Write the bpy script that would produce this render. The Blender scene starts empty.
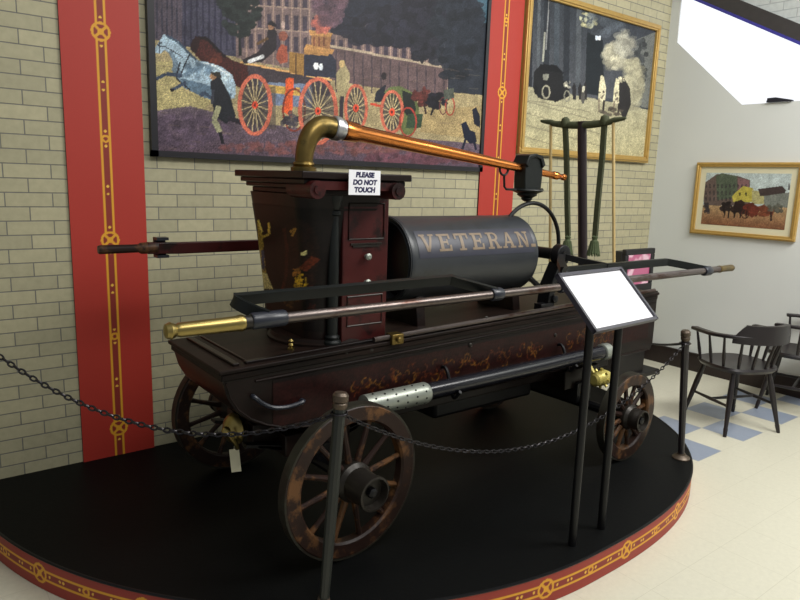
import bpy, bmesh, math, random
import numpy as np
from mathutils import Vector, Matrix

C = bpy.context.scene.collection
S = bpy.context.scene
rnd = random.Random(7)
PI = math.pi

# ------------------------------------------------------------------ camera
F_PX = 659.0
PITCH, ROLL, YAW = map(math.radians, (10.31, 1.908, 37.8))
CAM = np.array([0.0, -3.38, 1.556])
fw = np.array([math.sin(YAW)*math.cos(PITCH), math.cos(YAW)*math.cos(PITCH), -math.sin(PITCH)])
rt0 = np.array([math.cos(YAW), -math.sin(YAW), 0.0])
up0 = np.cross(rt0, fw)
RT = math.cos(ROLL)*rt0 + math.sin(ROLL)*up0
UP = -math.sin(ROLL)*rt0 + math.cos(ROLL)*up0
cd = bpy.data.cameras.new('camera')
cam = bpy.data.objects.new('camera', cd)
C.objects.link(cam)
cd.sensor_width = 36.0
cd.lens = 36.0*F_PX/800.0
cd.clip_start = 0.05
m = Matrix(((RT[0], UP[0], -fw[0], CAM[0]), (RT[1], UP[1], -fw[1], CAM[1]), (RT[2], UP[2], -fw[2], CAM[2]), (0, 0, 0, 1)))
cam.matrix_world = m
S.camera = cam

# ------------------------------------------------------------------ world, lights, exposure
w = bpy.data.worlds.new('world')
S.world = w
w.use_nodes = True
bg = w.node_tree.nodes['Background']
bg.inputs[0].default_value = (0.92, 0.96, 1.0, 1)
bg.inputs[1].default_value = 0.30

def area(name, loc, target, sx, sy, power, col=(1, 0.985, 0.95)):
    l = bpy.data.lights.new(name, 'AREA')
    l.shape = 'RECTANGLE'; l.size = sx; l.size_y = sy; l.energy = power; l.color = col
    o = bpy.data.objects.new(name, l); C.objects.link(o)
    o.location = loc
    d = Vector(target) - Vector(loc)
    o.rotation_euler = d.to_track_quat('-Z', 'Y').to_euler()
    return o
area('ceiling_lamp', (4.1, -3.5, 3.8), (4.7, -2.3, 0.4), 2.4, 1.2, 205)
area('ceiling_lamp', (1.2, -3.6, 3.9), (1.2, -3.4, 0), 1.2, 1.2, 72)
area('ceiling_lamp', (2.2, -1.9, 4.1), (2.2, -1.5, 0), 2.4, 0.4, 30)

S.view_settings.view_transform = 'Standard'
S.view_settings.look = 'None'
S.view_settings.gamma = 1.0
S.view_settings.use_curve_mapping = False
S.view_settings.exposure = -0.22

# ------------------------------------------------------------------ picture geometry helpers
def ray(px, py):
    return fw*F_PX + RT*(px-400) + UP*(300-py)
def at(px, py, axis, v):
    d = ray(px, py); t = (v-CAM[axis])/d[axis]
    return CAM + t*d
def project(P):
    d = np.asarray(P, float) - CAM
    wz = d @ fw
    return 400+F_PX*(d @ RT)/wz, 300-F_PX*(d @ UP)/wz

# ------------------------------------------------------------------ colour + materials
def lin(c):
    return tuple(((x/255.0)/12.92 if x/255.0 <= 0.04045 else (((x/255.0)+0.055)/1.055)**2.4) for x in c)
def L4(c): return (*lin(c), 1.0)

class NT:
    def __init__(s, name):
        s.m = bpy.data.materials.new(name); s.m.use_nodes = True
        s.t = s.m.node_tree; s.b = s.t.nodes['Principled BSDF']
    def n(s, typ, **kw):
        nd = s.t.nodes.new(typ)
        for k, v in kw.items():
            if k in nd.inputs: nd.inputs[k].default_value = v
            else: setattr(nd, k, v)
        return nd
    def l(s, a, b): s.t.links.new(a, b)

def mat(name, rgb, rough=0.5, metal=0.0, vary=0.25, scale=18.0, bump=0.0, rgb2=None, wear=0.0, wscale=9.0, stretch=(1, 1, 1), coat=0.0, spec=0.5):
    """colour with blotchy variation, optional worn patches of rgb2, optional bump"""
    k = NT(name)
    tc = k.n('ShaderNodeTexCoord'); mp = k.n('ShaderNodeMapping'); mp.inputs['Scale'].default_value = stretch
    k.l(tc.outputs['Object'], mp.inputs['Vector'])
    nz = k.n('ShaderNodeTexNoise', Scale=scale, Detail=5.0); k.l(mp.outputs[0], nz.inputs['Vector'])
    mx = k.n('ShaderNodeMix', data_type='RGBA')
    c = L4(rgb)
    mx.inputs[6].default_value = tuple(x*(1-vary) for x in c[:3])+(1,)
    mx.inputs[7].default_value = tuple(min(1, x*(1+vary)) for x in c[:3])+(1,)
    k.l(nz.outputs['Fac'], mx.inputs[0])
    out = mx.outputs[2]
    if rgb2:
        n2 = k.n('ShaderNodeTexNoise', Scale=wscale, Detail=8.0, Roughness=0.65); k.l(mp.outputs[0], n2.inputs['Vector'])
        rp = k.n('ShaderNodeValToRGB'); rp.color_ramp.elements[0].position = 0.62-wear*0.3; rp.color_ramp.elements[1].position = 0.72-wear*0.3
        k.l(n2.outputs['Fac'], rp.inputs[0])
        m2 = k.n('ShaderNodeMix', data_type='RGBA'); k.l(rp.outputs[0], m2.inputs[0]); k.l(out, m2.inputs[6]); m2.inputs[7].default_value = L4(rgb2)
        out = m2.outputs[2]
    k.l(out, k.b.inputs['Base Color'])
    k.b.inputs['Roughness'].default_value = rough
    k.b.inputs['Metallic'].default_value = metal
    k.b.inputs['Coat Weight'].default_value = coat
    k.b.inputs['Specular IOR Level'].default_value = spec
    if bump:
        bp = k.n('ShaderNodeBump', Strength=bump, Distance=0.004); k.l(nz.outputs['Fac'], bp.inputs['Height']); k.l(bp.outputs[0], k.b.inputs['Normal'])
    return k.m

def emis(name, rgb, strength):
    k = NT(name); k.b.inputs['Base Color'].default_value = (0, 0, 0, 1)
    k.b.inputs['Emission Color'].default_value = L4(rgb); k.b.inputs['Emission Strength'].default_value = strength
    return k.m

def brick_mat(name, c1, c2, mortar, bw, rh, ms, plane='xz', off=(0, 0), vary=0.5, rough=0.55, c3=None):
    k = NT(name)
    tc = k.n('ShaderNodeTexCoord'); sp = k.n('ShaderNodeSeparateXYZ'); cb = k.n('ShaderNodeCombineXYZ')
    k.l(tc.outputs['Object'], sp.inputs[0])
    a1 = k.n('ShaderNodeMath', operation='ADD'); a1.inputs[1].default_value = off[0]
    a2 = k.n('ShaderNodeMath', operation='ADD'); a2.inputs[1].default_value = off[1]
    k.l(sp.outputs['X' if plane[0] == 'x' else 'Y'], a1.inputs[0]); k.l(sp.outputs['Z'], a2.inputs[0])
    k.l(a1.outputs[0], cb.inputs[0]); k.l(a2.outputs[0], cb.inputs[1])
    b = k.n('ShaderNodeTexBrick'); b.offset = 0.5; b.offset_frequency = 2; b.squash = 1.0
    b.inputs['Color1'].default_value = L4(c1); b.inputs['Color2'].default_value = L4(c2); b.inputs['Mortar'].default_value = L4(mortar)
    b.inputs['Scale'].default_value = 1.0; b.inputs['Mortar Size'].default_value = ms; b.inputs['Mortar Smooth'].default_value = 0.35
    b.inputs['Brick Width'].default_value = bw; b.inputs['Row Height'].default_value = rh; b.inputs['Bias'].default_value = 0.0
    k.l(cb.outputs[0], b.inputs['Vector'])
    nz = k.n('ShaderNodeTexNoise', Scale=30.0, Detail=6.0); k.l(tc.outputs['Object'], nz.inputs['Vector'])
    mr = k.n('ShaderNodeMapRange'); mr.inputs[3].default_value = 1-vary*0.35; mr.inputs[4].default_value = 1+vary*0.35
    k.l(nz.outputs['Fac'], mr.inputs[0])
    mx = k.n('ShaderNodeMix', data_type='RGBA', blend_type='MULTIPLY'); mx.inputs[0].default_value = 1.0
    k.l(b.outputs['Color'], mx.inputs[6]); k.l(mr.outputs[0], mx.inputs[7])
    k.l(mx.outputs[2], k.b.inputs['Base Color'])
    k.b.inputs['Roughness'].default_value = rough
    bp = k.n('ShaderNodeBump', Strength=0.6, Distance=0.003, invert=True); k.l(b.outputs['Fac'], bp.inputs['Height'])
    n2 = k.n('ShaderNodeTexNoise', Scale=60.0, Detail=3.0); k.l(tc.outputs['Object'], n2.inputs['Vector'])
    b2 = k.n('ShaderNodeBump', Strength=0.25, Distance=0.002); k.l(n2.outputs['Fac'], b2.inputs['Height']); k.l(bp.outputs[0], b2.inputs['Normal'])
    k.l(b2.outputs[0], k.b.inputs['Normal'])
    return k.m

def vcol_mat(name, rough=0.5, noise=0.12, spec=0.5, nscale=220.0):
    k = NT(name)
    a = k.n('ShaderNodeAttribute'); a.attribute_name = 'Col'
    tc = k.n('ShaderNodeTexCoord'); nz = k.n('ShaderNodeTexNoise', Scale=nscale, Detail=2.0); k.l(tc.outputs['Object'], nz.inputs['Vector'])
    mr = k.n('ShaderNodeMapRange'); mr.inputs[3].default_value = 1-noise; mr.inputs[4].default_value = 1+noise
    k.l(nz.outputs['Fac'], mr.inputs[0])
    mx = k.n('ShaderNodeMix', data_type='RGBA', blend_type='MULTIPLY'); mx.inputs[0].default_value = 1.0
    k.l(a.outputs['Color'], mx.inputs[6]); k.l(mr.outputs[0], mx.inputs[7]); k.l(mx.outputs[2], k.b.inputs['Base Color'])
    k.b.inputs['Roughness'].default_value = rough; k.b.inputs['Specular IOR Level'].default_value = spec
    return k.m

M = dict(
    brick=brick_mat('yellow_glazed_brick', (182, 175, 142), (168, 162, 132), (116, 115, 106), 0.190, 0.0632, 0.003, 'xz', (0.07, 0.0075)),
    whitebrick=brick_mat('white_painted_brick', (200, 205, 202), (192, 198, 196), (170, 176, 176), 0.205, 0.0632, 0.004, 'yz'),
    plaster=mat('grey_white_plaster', (211, 214, 210), 0.7, vary=0.03, scale=3, bump=0.03),
    base=mat('dark_brown_baseboard', (37, 27, 24), 0.45),
    beam=mat('dark_beam', (59, 56, 56), 0.6), beamblue=mat('blue_edge_strip', (60, 58, 150), 0.5),
    ceilpaint=mat('white_ceiling_paint', (215, 215, 210), 0.8, vary=0.03),
    deckblack=mat('black_platform_top', (6, 7, 7), 0.55, vary=0.25, scale=60, bump=0.12, spec=0.12),
    hull=mat('aged_dark_brown_varnish', (25, 15, 12), 0.36, spec=0.25, vary=0.4, scale=12, rgb2=(13, 9, 8), wear=0.35, wscale=5, stretch=(1, 3, 3), bump=0.06),
    hulltop=mat('worn_dark_deck_wood', (30, 20, 16), 0.52, spec=0.15, vary=0.45, scale=14, rgb2=(18, 13, 10), wear=0.4, wscale=6, stretch=(0.4, 4, 4), bump=0.08),
    maroon=mat('dark_maroon_varnish', (62, 20, 19), 0.38, spec=0.3, vary=0.35, scale=14, rgb2=(27, 11, 10), wear=0.3, bump=0.05),
    black=mat('black_iron', (12, 12, 14), 0.42, spec=0.3, vary=0.3, scale=30, bump=0.05),
    blackgreen=mat('black_green_iron', (15, 19, 18), 0.42, spec=0.35, vary=0.35, scale=25, bump=0.1),
    blackgloss=mat('glossy_black_hose', (17, 17, 24), 0.22, vary=0.15),
    blueblack=mat('blue_black_collar', (34, 37, 46), 0.35, vary=0.25),
    steel=mat('worn_steel', (105, 96, 92), 0.32, metal=0.85, vary=0.3, scale=30, rgb2=(70, 45, 36), wear=0.35, wscale=12, stretch=(0.3, 1, 1)),
    zinc=mat('dull_zinc', (150, 155, 145), 0.4, metal=0.55, vary=0.2),
    brass=mat('brass', (156, 138, 84), 0.34, metal=1.0, vary=0.1, scale=6),
    oldbrass=mat('old_brass', (124, 104, 58), 0.36, metal=0.9, vary=0.35, scale=24, rgb2=(88, 78, 48), wear=0.4),
    copper=mat('copper', (214, 132, 68), 0.22, metal=1.0, vary=0.15, scale=14, stretch=(0.3, 1, 1)),
    silver=mat('silver_joint', (190, 190, 190), 0.3, metal=0.8, vary=0.1),
    wheel=mat('worn_wheel_paint', (38, 22, 16), 0.45, spec=0.3, vary=0.4, scale=20, rgb2=(98, 66, 38), wear=0.36, wscale=10, bump=0.12),
    tyre=mat('iron_tyre', (48, 46, 37), 0.5, metal=0.35, vary=0.35, rgb2=(35, 24, 18), wear=0.4),
    hub=mat('iron_hub', (41, 37, 32), 0.4, metal=0.4, vary=0.4),
    barrel=mat('blue_black_barrel', (42, 45, 49), 0.38, vary=0.22, scale=9, rgb2=(32, 34, 34), wear=0.25, wscale=4, bump=0.03),
    band=mat('slate_name_band', (40, 41, 54), 0.42, vary=0.15),
    dullgold=mat('dull_gold_letters', (118, 100, 78), 0.45, vary=0.2, scale=60),
    goldtrim=mat('gilded_trim', (150, 118, 52), 0.4, metal=0.4, vary=0.4, scale=40),
    paper=mat('white_paper', (236, 236, 240), 0.35, vary=0.01),
    whitetag=mat('cream_card_tag', (215, 210, 180), 0.6, vary=0.05),
    ink=mat('blue_black_ink', (28, 24, 70), 0.6, vary=0.05),
    postpaint=mat('dark_post_enamel', (32, 27, 30), 0.38, vary=0.25, scale=20),
    postgreen=mat('dark_green_post_enamel', (27, 30, 26), 0.4, vary=0.25, scale=20),
    knob=mat('worn_bronze_knob', (84, 72, 60), 0.4, metal=0.5, vary=0.3),
    chain=mat('black_chain', (62, 60, 62), 0.28, metal=0.9, vary=0.2),
    frame_dark=mat('black_picture_frame', (21, 20, 26), 0.4), frame_gold=mat('gold_picture_frame', (186, 152, 84), 0.4, metal=0.35, vary=0.15, scale=30),
    mat_board=mat('cream_mat_board', (214, 208, 176), 0.7, vary=0.03),
    chairwood=mat('black_brown_chair', (30, 25, 26), 0.36, vary=0.3, scale=14),
    green=mat('olive_green_cloth', (62, 66, 42), 0.8, vary=0.4, scale=70, bump=0.3), tassel=mat('green_tassel', (72, 84, 54), 0.85, vary=0.45, scale=90, stretch=(3, 3, 0.3), bump=0.4),
    tan=mat('tan_cord', (176, 152, 100), 0.7, vary=0.15, scale=60), racktop=mat('dark_rack_post', (35, 24, 27), 0.4, vary=0.3),
    tv=mat('charcoal_plastic', (29, 29, 31), 0.5, vary=0.1), cabinet=mat('dark_cabinet', (21, 18, 19), 0.45, vary=0.2),
    yellow=mat('yellow_brass_coupling', (190, 176, 96), 0.4, metal=0.35, vary=0.3), signframe=mat('grey_black_sign_frame', (44, 42, 53), 0.35, vary=0.1),
    artv=vcol_mat('printed_picture', 0.5, 0.12, spec=0.25), stripev=vcol_mat('red_banner_print', 0.55, 0.05), sidev=vcol_mat('painted_coachwork', 0.38, 0.25, spec=0.2, nscale=60),
)

# ------------------------------------------------------------------ mesh builder
class MB:
    def __init__(s): s.v = []; s.f = []
    def add(s, vs, fs):
        o = len(s.v); s.v += [tuple(map(float, v)) for v in vs]; s.f += [tuple(o+i for i in f) for f in fs]; return s
    def box(s, lo, hi, R=None, c=None):
        x0, y0, z0 = lo; x1, y1, z1 = hi
        vs = [(x, y, z) for x in (x0, x1) for y in (y0, y1) for z in (z0, z1)]
        if R is not None:
            vs = [tuple(R @ Vector(v) + Vector(c or (0, 0, 0))) for v in vs]
        return s.add(vs, [(0, 1, 3, 2), (4, 6, 7, 5), (0, 4, 5, 1), (2, 3, 7, 6), (0, 2, 6, 4), (1, 5, 7, 3)])
    def cbox(s, c, d, R=None):
        h = [k/2 for k in d]
        if R is None: return s.box([c[i]-h[i] for i in range(3)], [c[i]+h[i] for i in range(3)])
        return s.box([-k for k in h], h, R, c)
    def lathe(s, a, axis, prof, n=24, cap=True):
        """prof = [(distance along axis, radius)...]"""
        a = Vector(a); ax = Vector(axis).normalized()
        t = Vector((0, 0, 1)) if abs(ax.z) < 0.9 else Vector((1, 0, 0))
        u = ax.cross(t).normalized(); v = ax.cross(u)
        vs = []
        for d, r in prof:
            for i in range(n):
                q = 2*PI*i/n
                vs.append(a+ax*d+(u*math.cos(q)+v*math.sin(q))*r)
        fs = [(j*n+i, j*n+(i+1) % n, (j+1)*n+(i+1) % n, (j+1)*n+i) for j in range(len(prof)-1) for i in range(n)]
        if cap: fs += [tuple(range(n))[::-1], tuple((len(prof)-1)*n+i for i in range(n))]
        return s.add(vs, fs)
    def cyl(s, a, b, r, r2=None, n=16):
        a = Vector(a); b = Vector(b)
        return s.lathe(a, b-a, [(0, r), ((b-a).length, r if r2 is None else r2)], n)
    def tube(s, pts, r, n=10, closed=False, rect=None):
        pts = [Vector(p) for p in pts]; m_ = len(pts)
        tan = []
        for i in range(m_):
            if closed: t = pts[(i+1) % m_]-pts[i-1]
            else: t = pts[min(i+1, m_-1)]-pts[max(i-1, 0)]
            tan.append(t.normalized())
        ref = Vector((0, 0, 1)) if abs(tan[0].z) < 0.9 else Vector((1, 0, 0))
        nrm = (ref-tan[0]*ref.dot(tan[0])).normalized()
        vs = []
        for i in range(m_):
            nrm = (nrm-tan[i]*nrm.dot(tan[i])).normalized(); bn = tan[i].cross(nrm)
            rr = r[i] if isinstance(r, (list, tuple)) else r
            if rect:
                for sx, sy in ((-1, -1), (1, -1), (1, 1), (-1, 1)): vs.append(pts[i]+bn*sx*rect[0]/2+nrm*sy*rect[1]/2)
            else:
                for k in range(n):
                    q = 2*PI*k/n; vs.append(pts[i]+(bn*math.cos(q)+nrm*math.sin(q))*rr)
        if rect: n = 4
        segs = m_ if closed else m_-1
        fs = [(i*n+k, i*n+(k+1) % n, ((i+1) % m_)*n+(k+1) % n, ((i+1) % m_)*n+k) for i in range(segs) for k in range(n)]
        if not closed: fs += [tuple(range(n))[::-1], tuple((m_-1)*n+k for k in range(n))]
        return s.add(vs, fs)
    def prism(s, pts, vec):
        """closed polygon (3-D points) extruded by vec"""
        n = len(pts); vec = Vector(vec)
        vs = [Vector(p) for p in pts]+[Vector(p)+vec for p in pts]
        return s.add(vs, [tuple(range(n))[::-1], tuple(range(n, 2*n))]+[(i, (i+1) % n, n+(i+1) % n, n+i) for i in range(n)])
    def ball(s, c, r, sc=(1, 1, 1), n=16, m_=10):
        vs = [Vector(c)+Vector((0, 0, r*sc[2]))]
        for j in range(1, m_):
            for i in range(n):
                a, b = PI*j/m_, 2*PI*i/n
                vs.append(Vector(c)+Vector((r*sc[0]*math.sin(a)*math.cos(b), r*sc[1]*math.sin(a)*math.sin(b), r*sc[2]*math.cos(a))))
        vs.append(Vector(c)-Vector((0, 0, r*sc[2])))
        fs = [(0, 1+i, 1+(i+1) % n) for i in range(n)]
        fs += [(1+(j-1)*n+i, 1+j*n+i, 1+j*n+(i+1) % n, 1+(j-1)*n+(i+1) % n) for j in range(1, m_-1) for i in range(n)]
        fs += [(len(vs)-1, 1+(m_-2)*n+(i+1) % n, 1+(m_-2)*n+i) for i in range(n)]
        return s.add(vs, fs)

ORG = {}
def origin(o): return ORG.get(o.name, Vector((0, 0, 0))) if o is not None else Vector((0, 0, 0))

def obj(name, mb, m_, parent=None, local=False, bevel=0, loc=None, smooth=35, label=None):
    """one mesh object; vertices given in world coordinates unless local"""
    base = origin(parent)
    if parent is None and loc is not None: base = Vector(loc)
    me = bpy.data.meshes.new(name)
    vs = mb.v if local else [(v[0]-base.x, v[1]-base.y, v[2]-base.z) for v in mb.v]
    me.from_pydata(vs, [], mb.f)
    bm = bmesh.new(); bm.from_mesh(me); bmesh.ops.recalc_face_normals(bm, faces=bm.faces); bm.to_mesh(me); bm.free()
    me.materials.append(m_)
    me.shade_smooth(); me.set_sharp_from_angle(angle=math.radians(smooth))
    o = bpy.data.objects.new(name, me); C.objects.link(o)
    if parent is not None: o.parent = parent
    elif loc is not None: o.location = loc
    ORG[o.name] = base
    if bevel:
        b = o.modifiers.new('bevel', 'BEVEL'); b.width = bevel; b.segments = 2; b.limit_method = 'ANGLE'; b.angle_limit = math.radians(40)
    if label: o['label'] = label
    return o
def tag(o, label, cat, group=None, kind=None):
    o['label'] = label; o['category'] = cat
    if group: o['group'] = group
    if kind: o['kind'] = kind
    return o
def thing(name, loc, label, cat, group=None, rz=0.0):
    o = bpy.data.objects.new(name, None); C.objects.link(o); o.location = loc; o.rotation_euler = (0, 0, rz)
    o.empty_display_size = 0.1
    ORG[o.name] = Vector(loc)
    return tag(o, label, cat, group)
def struct(name, mb, m_, **kw):
    o = obj(name, mb, m_, **kw); o['kind'] = 'structure'; return o
def copy_tree(o, parent=None):
    c = o.copy(); C.objects.link(c)
    if parent is not None: c.parent = parent
    ORG[c.name] = origin(o)
    for ch in list(o.children): copy_tree(ch, c)
    return c

def V(*a): return Vector(a)
def bez(p, n=14):
    """Catmull-Rom through points"""
    p = [Vector(q) for q in p]; q = [p[0]*2-p[1]]+p+[p[-1]*2-p[-2]]; out = []
    for i in range(1, len(q)-2):
        for k in range(n):
            t = k/n
            out.append(0.5*((2*q[i])+(q[i+1]-q[i-1])*t+(2*q[i-1]-5*q[i]+4*q[i+1]-q[i+2])*t*t+(3*q[i]-q[i-1]-3*q[i+1]+q[i+2])*t**3))
    out.append(p[-1]); return out

# ------------------------------------------------------------------ flat pictures: a grid whose vertex colours hold the print
class Art:
    def __init__(s, O, U, Vv, wm, hm, cell, axis=None):
        s.O = np.array(O, float); s.U = np.array(U, float); s.V = np.array(Vv, float)
        s.nx = int(wm/cell)+1; s.ny = int(hm/cell)+1; s.w = wm; s.h = hm
        gx, gy = np.meshgrid(np.linspace(0, wm, s.nx), np.linspace(0, hm, s.ny))
        s.gx = gx; s.gy = gy; s.c = np.zeros((s.ny, s.nx, 3)); s.mode = 'px'
        s.N = np.cross(s.U, s.V); s.rs = np.random.RandomState(3)
    def to(s, p):
        if s.mode == 'uv': return p
        d = ray(*p); t = ((s.O-CAM) @ s.N)/(d @ s.N); q = CAM+t*d-s.O
        return (q @ s.U, q @ s.V)
    def fill(s, c): s.c[:] = c
    def mask(s, pts):
        P = [s.to(p) for p in pts]; m_ = np.zeros(s.gx.shape, bool)
        for i in range(len(P)):
            (x0, y0), (x1, y1) = P[i], P[(i+1) % len(P)]
            if y0 == y1: continue
            cond = (s.gy >= min(y0, y1)) & (s.gy < max(y0, y1)) & (s.gx < (x1-x0)*(s.gy-y0)/(y1-y0)+x0)
            m_ ^= cond
        return m_
    def poly(s, pts, c, a=1.0, c2=None, n=0.0):
        m_ = s.mask(pts)
        col = np.array(c, float)[None, :]
        k = m_.sum()
        if k == 0: return
        src = np.repeat(col, k, 0)
        if c2 is not None:   # vertical blend inside shape
            y = s.gy[m_]; t = ((y-y.min())/(y.max()-y.min()+1e-6))[:, None]; src = np.array(c2)*(1-t)+col*t
        if n: src = src*(1+n*(s.rs.rand(k, 1)-0.5)*2)
        s.c[m_] = s.c[m_]*(1-a)+src*a
    def line(s, p, q, wpx, c, a=1.0):
        p = np.array(p, float); q = np.array(q, float); d = q-p; d = d/(np.linalg.norm(d)+1e-9); nn = np.array((-d[1], d[0]))*wpx/2
        s.poly([p+nn, q+nn, q-nn, p-nn], c, a)
    def path(s, pts, wpx, c, a=1.0):
        for i in range(len(pts)-1): s.line(pts[i], pts[i+1], wpx, c, a)
    def ell(s, cx, cy, rx, ry, c, a=1.0, rot=0, n=0.0):
        r = math.radians(rot); pts = []
        for i in range(28):
            q = 2*PI*i/28; x, y = rx*math.cos(q), ry*math.sin(q)
            pts.append((cx+x*math.cos(r)-y*math.sin(r), cy+x*math.sin(r)+y*math.cos(r)))
        s.poly(pts, c, a, n=n)
    def ring(s, cx, cy, rx, ry, t, c, inner=None):
        m0 = s.c.copy(); pts = lambda k: [(cx+(rx-k)*math.cos(2*PI*i/32), cy+(ry-k)*math.sin(2*PI*i/32)) for i in range(32)]
        a = s.mask(pts(0)) & ~s.mask(pts(t)); s.c[a] = c
    def blot(s, cx, cy, rx, ry, c, n=60, r=3, a=0.7):
        for _ in range(n):
            q = s.rs.rand()*2*PI; k = math.sqrt(s.rs.rand())
            s.ell(cx+rx*k*math.cos(q), cy+ry*k*math.sin(q), r*(0.5+s.rs.rand()), r*(0.4+0.8*s.rs.rand()), tuple(np.array(c)*(0.8+0.45*s.rs.rand())), a)
    def grain(s, amt):
        s.c *= (1+amt*(s.rs.rand(s.ny, s.nx, 1)-0.5)*2)
        big = s.rs.rand(s.ny//8+2, s.nx//8+2)
        iy = np.linspace(0, big.shape[0]-1.01, s.ny); ix = np.linspace(0, big.shape[1]-1.01, s.nx)
        y0 = iy.astype(int); x0 = ix.astype(int); fy = (iy-y0)[:, None]; fx = (ix-x0)[None, :]
        g = (big[y0][:, x0]*(1-fy)*(1-fx)+big[y0+1][:, x0]*fy*(1-fx)+big[y0][:, x0+1]*(1-fy)*fx+big[y0+1][:, x0+1]*fy*fx)
        s.c *= (1+amt*1.2*(g[:, :, None]-0.5))
    def contrast(s, g=1.3, k=1.12):
        s.c = 255*np.clip(s.c/255*k, 0, 1)**g*1.08
    def build(s, name, m_, parent=None, bend=None, keep=None, label=None):
        P = s.O+s.gx[..., None]*s.U+s.gy[..., None]*s.V
        if bend is not None: P = bend(s.gx, s.gy)
        P = P.reshape(-1, 3)
        b = np.array(origin(parent)); P = P-b
        i = np.arange(s.nx*s.ny).reshape(s.ny, s.nx)
        q = np.stack([i[:-1, :-1], i[:-1, 1:], i[1:, 1:], i[1:, :-1]], -1).reshape(-1, 4)
        if keep is not None:
            kk = keep[:-1, :-1] & keep[1:, :-1] & keep[:-1, 1:] & keep[1:, 1:]; q = q[kk.reshape(-1)]
        me = bpy.data.meshes.new(name)
        me.vertices.add(len(P)); me.vertices.foreach_set('co', P.ravel().astype(np.float32))
        me.loops.add(q.size); me.loops.foreach_set('vertex_index', q.ravel().astype(np.int32))
        me.polygons.add(len(q)); me.polygons.foreach_set('loop_start', np.arange(0, q.size, 4, dtype=np.int32))
        try: me.polygons.foreach_set('loop_total', np.full(len(q), 4, dtype=np.int32))
        except Exception: pass
        me.update(calc_edges=True)
        a = me.color_attributes.new('Col', 'FLOAT_COLOR', 'POINT')
        cc = np.clip(s.c.reshape(-1, 3), 0, 255)/255.0
        cl = np.where(cc <= 0.04045, cc/12.92, ((cc+0.055)/1.055)**2.4)
        a.data.foreach_set('color', np.concatenate([cl, np.ones((len(cl), 1))], 1).ravel().astype(np.float32))
        me.materials.append(m_); me.validate(); me.shade_smooth()
        o = bpy.data.objects.new(name, me); C.objects.link(o)
        if parent is not None: o.parent = parent
        ORG[o.name] = origin(parent)
        if label: o['label'] = label
        return o

# ================================================================== SETTING
X0 = 5.46          # right wall
HP = 0.126         # platform height
# floor: cream tiles with a chequered band of blue-grey ones
k = NT('vinyl_floor_tiles')
T = 0.2728
tc = k.n('ShaderNodeTexCoord'); sp = k.n('ShaderNodeSeparateXYZ'); k.l(tc.outputs['Object'], sp.inputs[0])
def mth(op, a, b=None):
    nd = k.n('ShaderNodeMath', operation=op)
    for i, q in enumerate((a, b)):
        if q is None: continue
        if isinstance(q, (int, float)): nd.inputs[i].default_value = q
        else: k.l(q, nd.inputs[i])
    return nd.outputs[0]
tx = mth('ADD', mth('DIVIDE', sp.outputs['X'], T), 0.733); ty = mth('ADD', mth('DIVIDE', sp.outputs['Y'], T), 20.875)
fx_, fy_ = mth('FLOOR', tx), mth('FLOOR', ty)
par = mth('MODULO', mth('ADD', fx_, fy_), 2.0)       # 0 / 1
inband = mth('MULTIPLY', mth('GREATER_THAN', fy_, 14.5), mth('LESS_THAN', fy_, 16.5))
blue = mth('MULTIPLY', par, inband)
gx_, gy_ = mth('FRACT', tx), mth('FRACT', ty)
seam = mth('MAXIMUM', mth('LESS_THAN', gx_, 0.008), mth('LESS_THAN', gy_, 0.008))
mx = k.n('ShaderNodeMix', data_type='RGBA'); mx.inputs[6].default_value = L4((200, 197, 178)); mx.inputs[7].default_value = L4((134, 144, 160)); k.l(blue, mx.inputs[0])
nz = k.n('ShaderNodeTexNoise', Scale=45.0, Detail=6.0, Roughness=0.7); k.l(tc.outputs['Object'], nz.inputs['Vector'])
mr = k.n('ShaderNodeMapRange'); mr.inputs[3].default_value = 0.86; mr.inputs[4].default_value = 1.12; k.l(nz.outputs['Fac'], mr.inputs[0])
m2 = k.n('ShaderNodeMix', data_type='RGBA', blend_type='MULTIPLY'); m2.inputs[0].default_value = 1; k.l(mx.outputs[2], m2.inputs[6]); k.l(mr.outputs[0], m2.inputs[7])
m3 = k.n('ShaderNodeMix', data_type='RGBA'); k.l(mth('MULTIPLY', seam, 0.35), m3.inputs[0]); k.l(m2.outputs[2], m3.inputs[6]); m3.inputs[7].default_value = L4((150, 145, 122))
k.l(m3.outputs[2], k.b.inputs['Base Color']); k.b.inputs['Roughness'].default_value = 0.3
struct('floor', MB().box((-3, -7, -0.1), (X0+0.2, 0.2, 0)), k.m)
struct('wall_back', MB().box((-3, 0, 0), (X0+0.2, 0.15, 3.9)), M['brick'])

# right wall with the opening onto the bright clerestory
def yz(y, z): return (X0, y, z)
WT = 3.9
low = [(0, 0), (-7, 0), (-7, 2.236), (-0.70, 2.236), (-0.085, 2.79), (-0.06, WT), (0, WT)]
wm = MB()
wm.prism([yz(*p) for p in [(0, 0), (-7, 0), (-7, 2.236), (-0.70, 2.236), (0, 2.236)]], (0.15, 0, 0))
wm.prism([yz(*p) for p in [(0, 2.236), (-0.70, 2.236), (-0.085, 2.79), (-0.07, WT), (0, WT)]], (0.15, 0, 0))
struct('wall_right', wm, M['plaster'])
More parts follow.
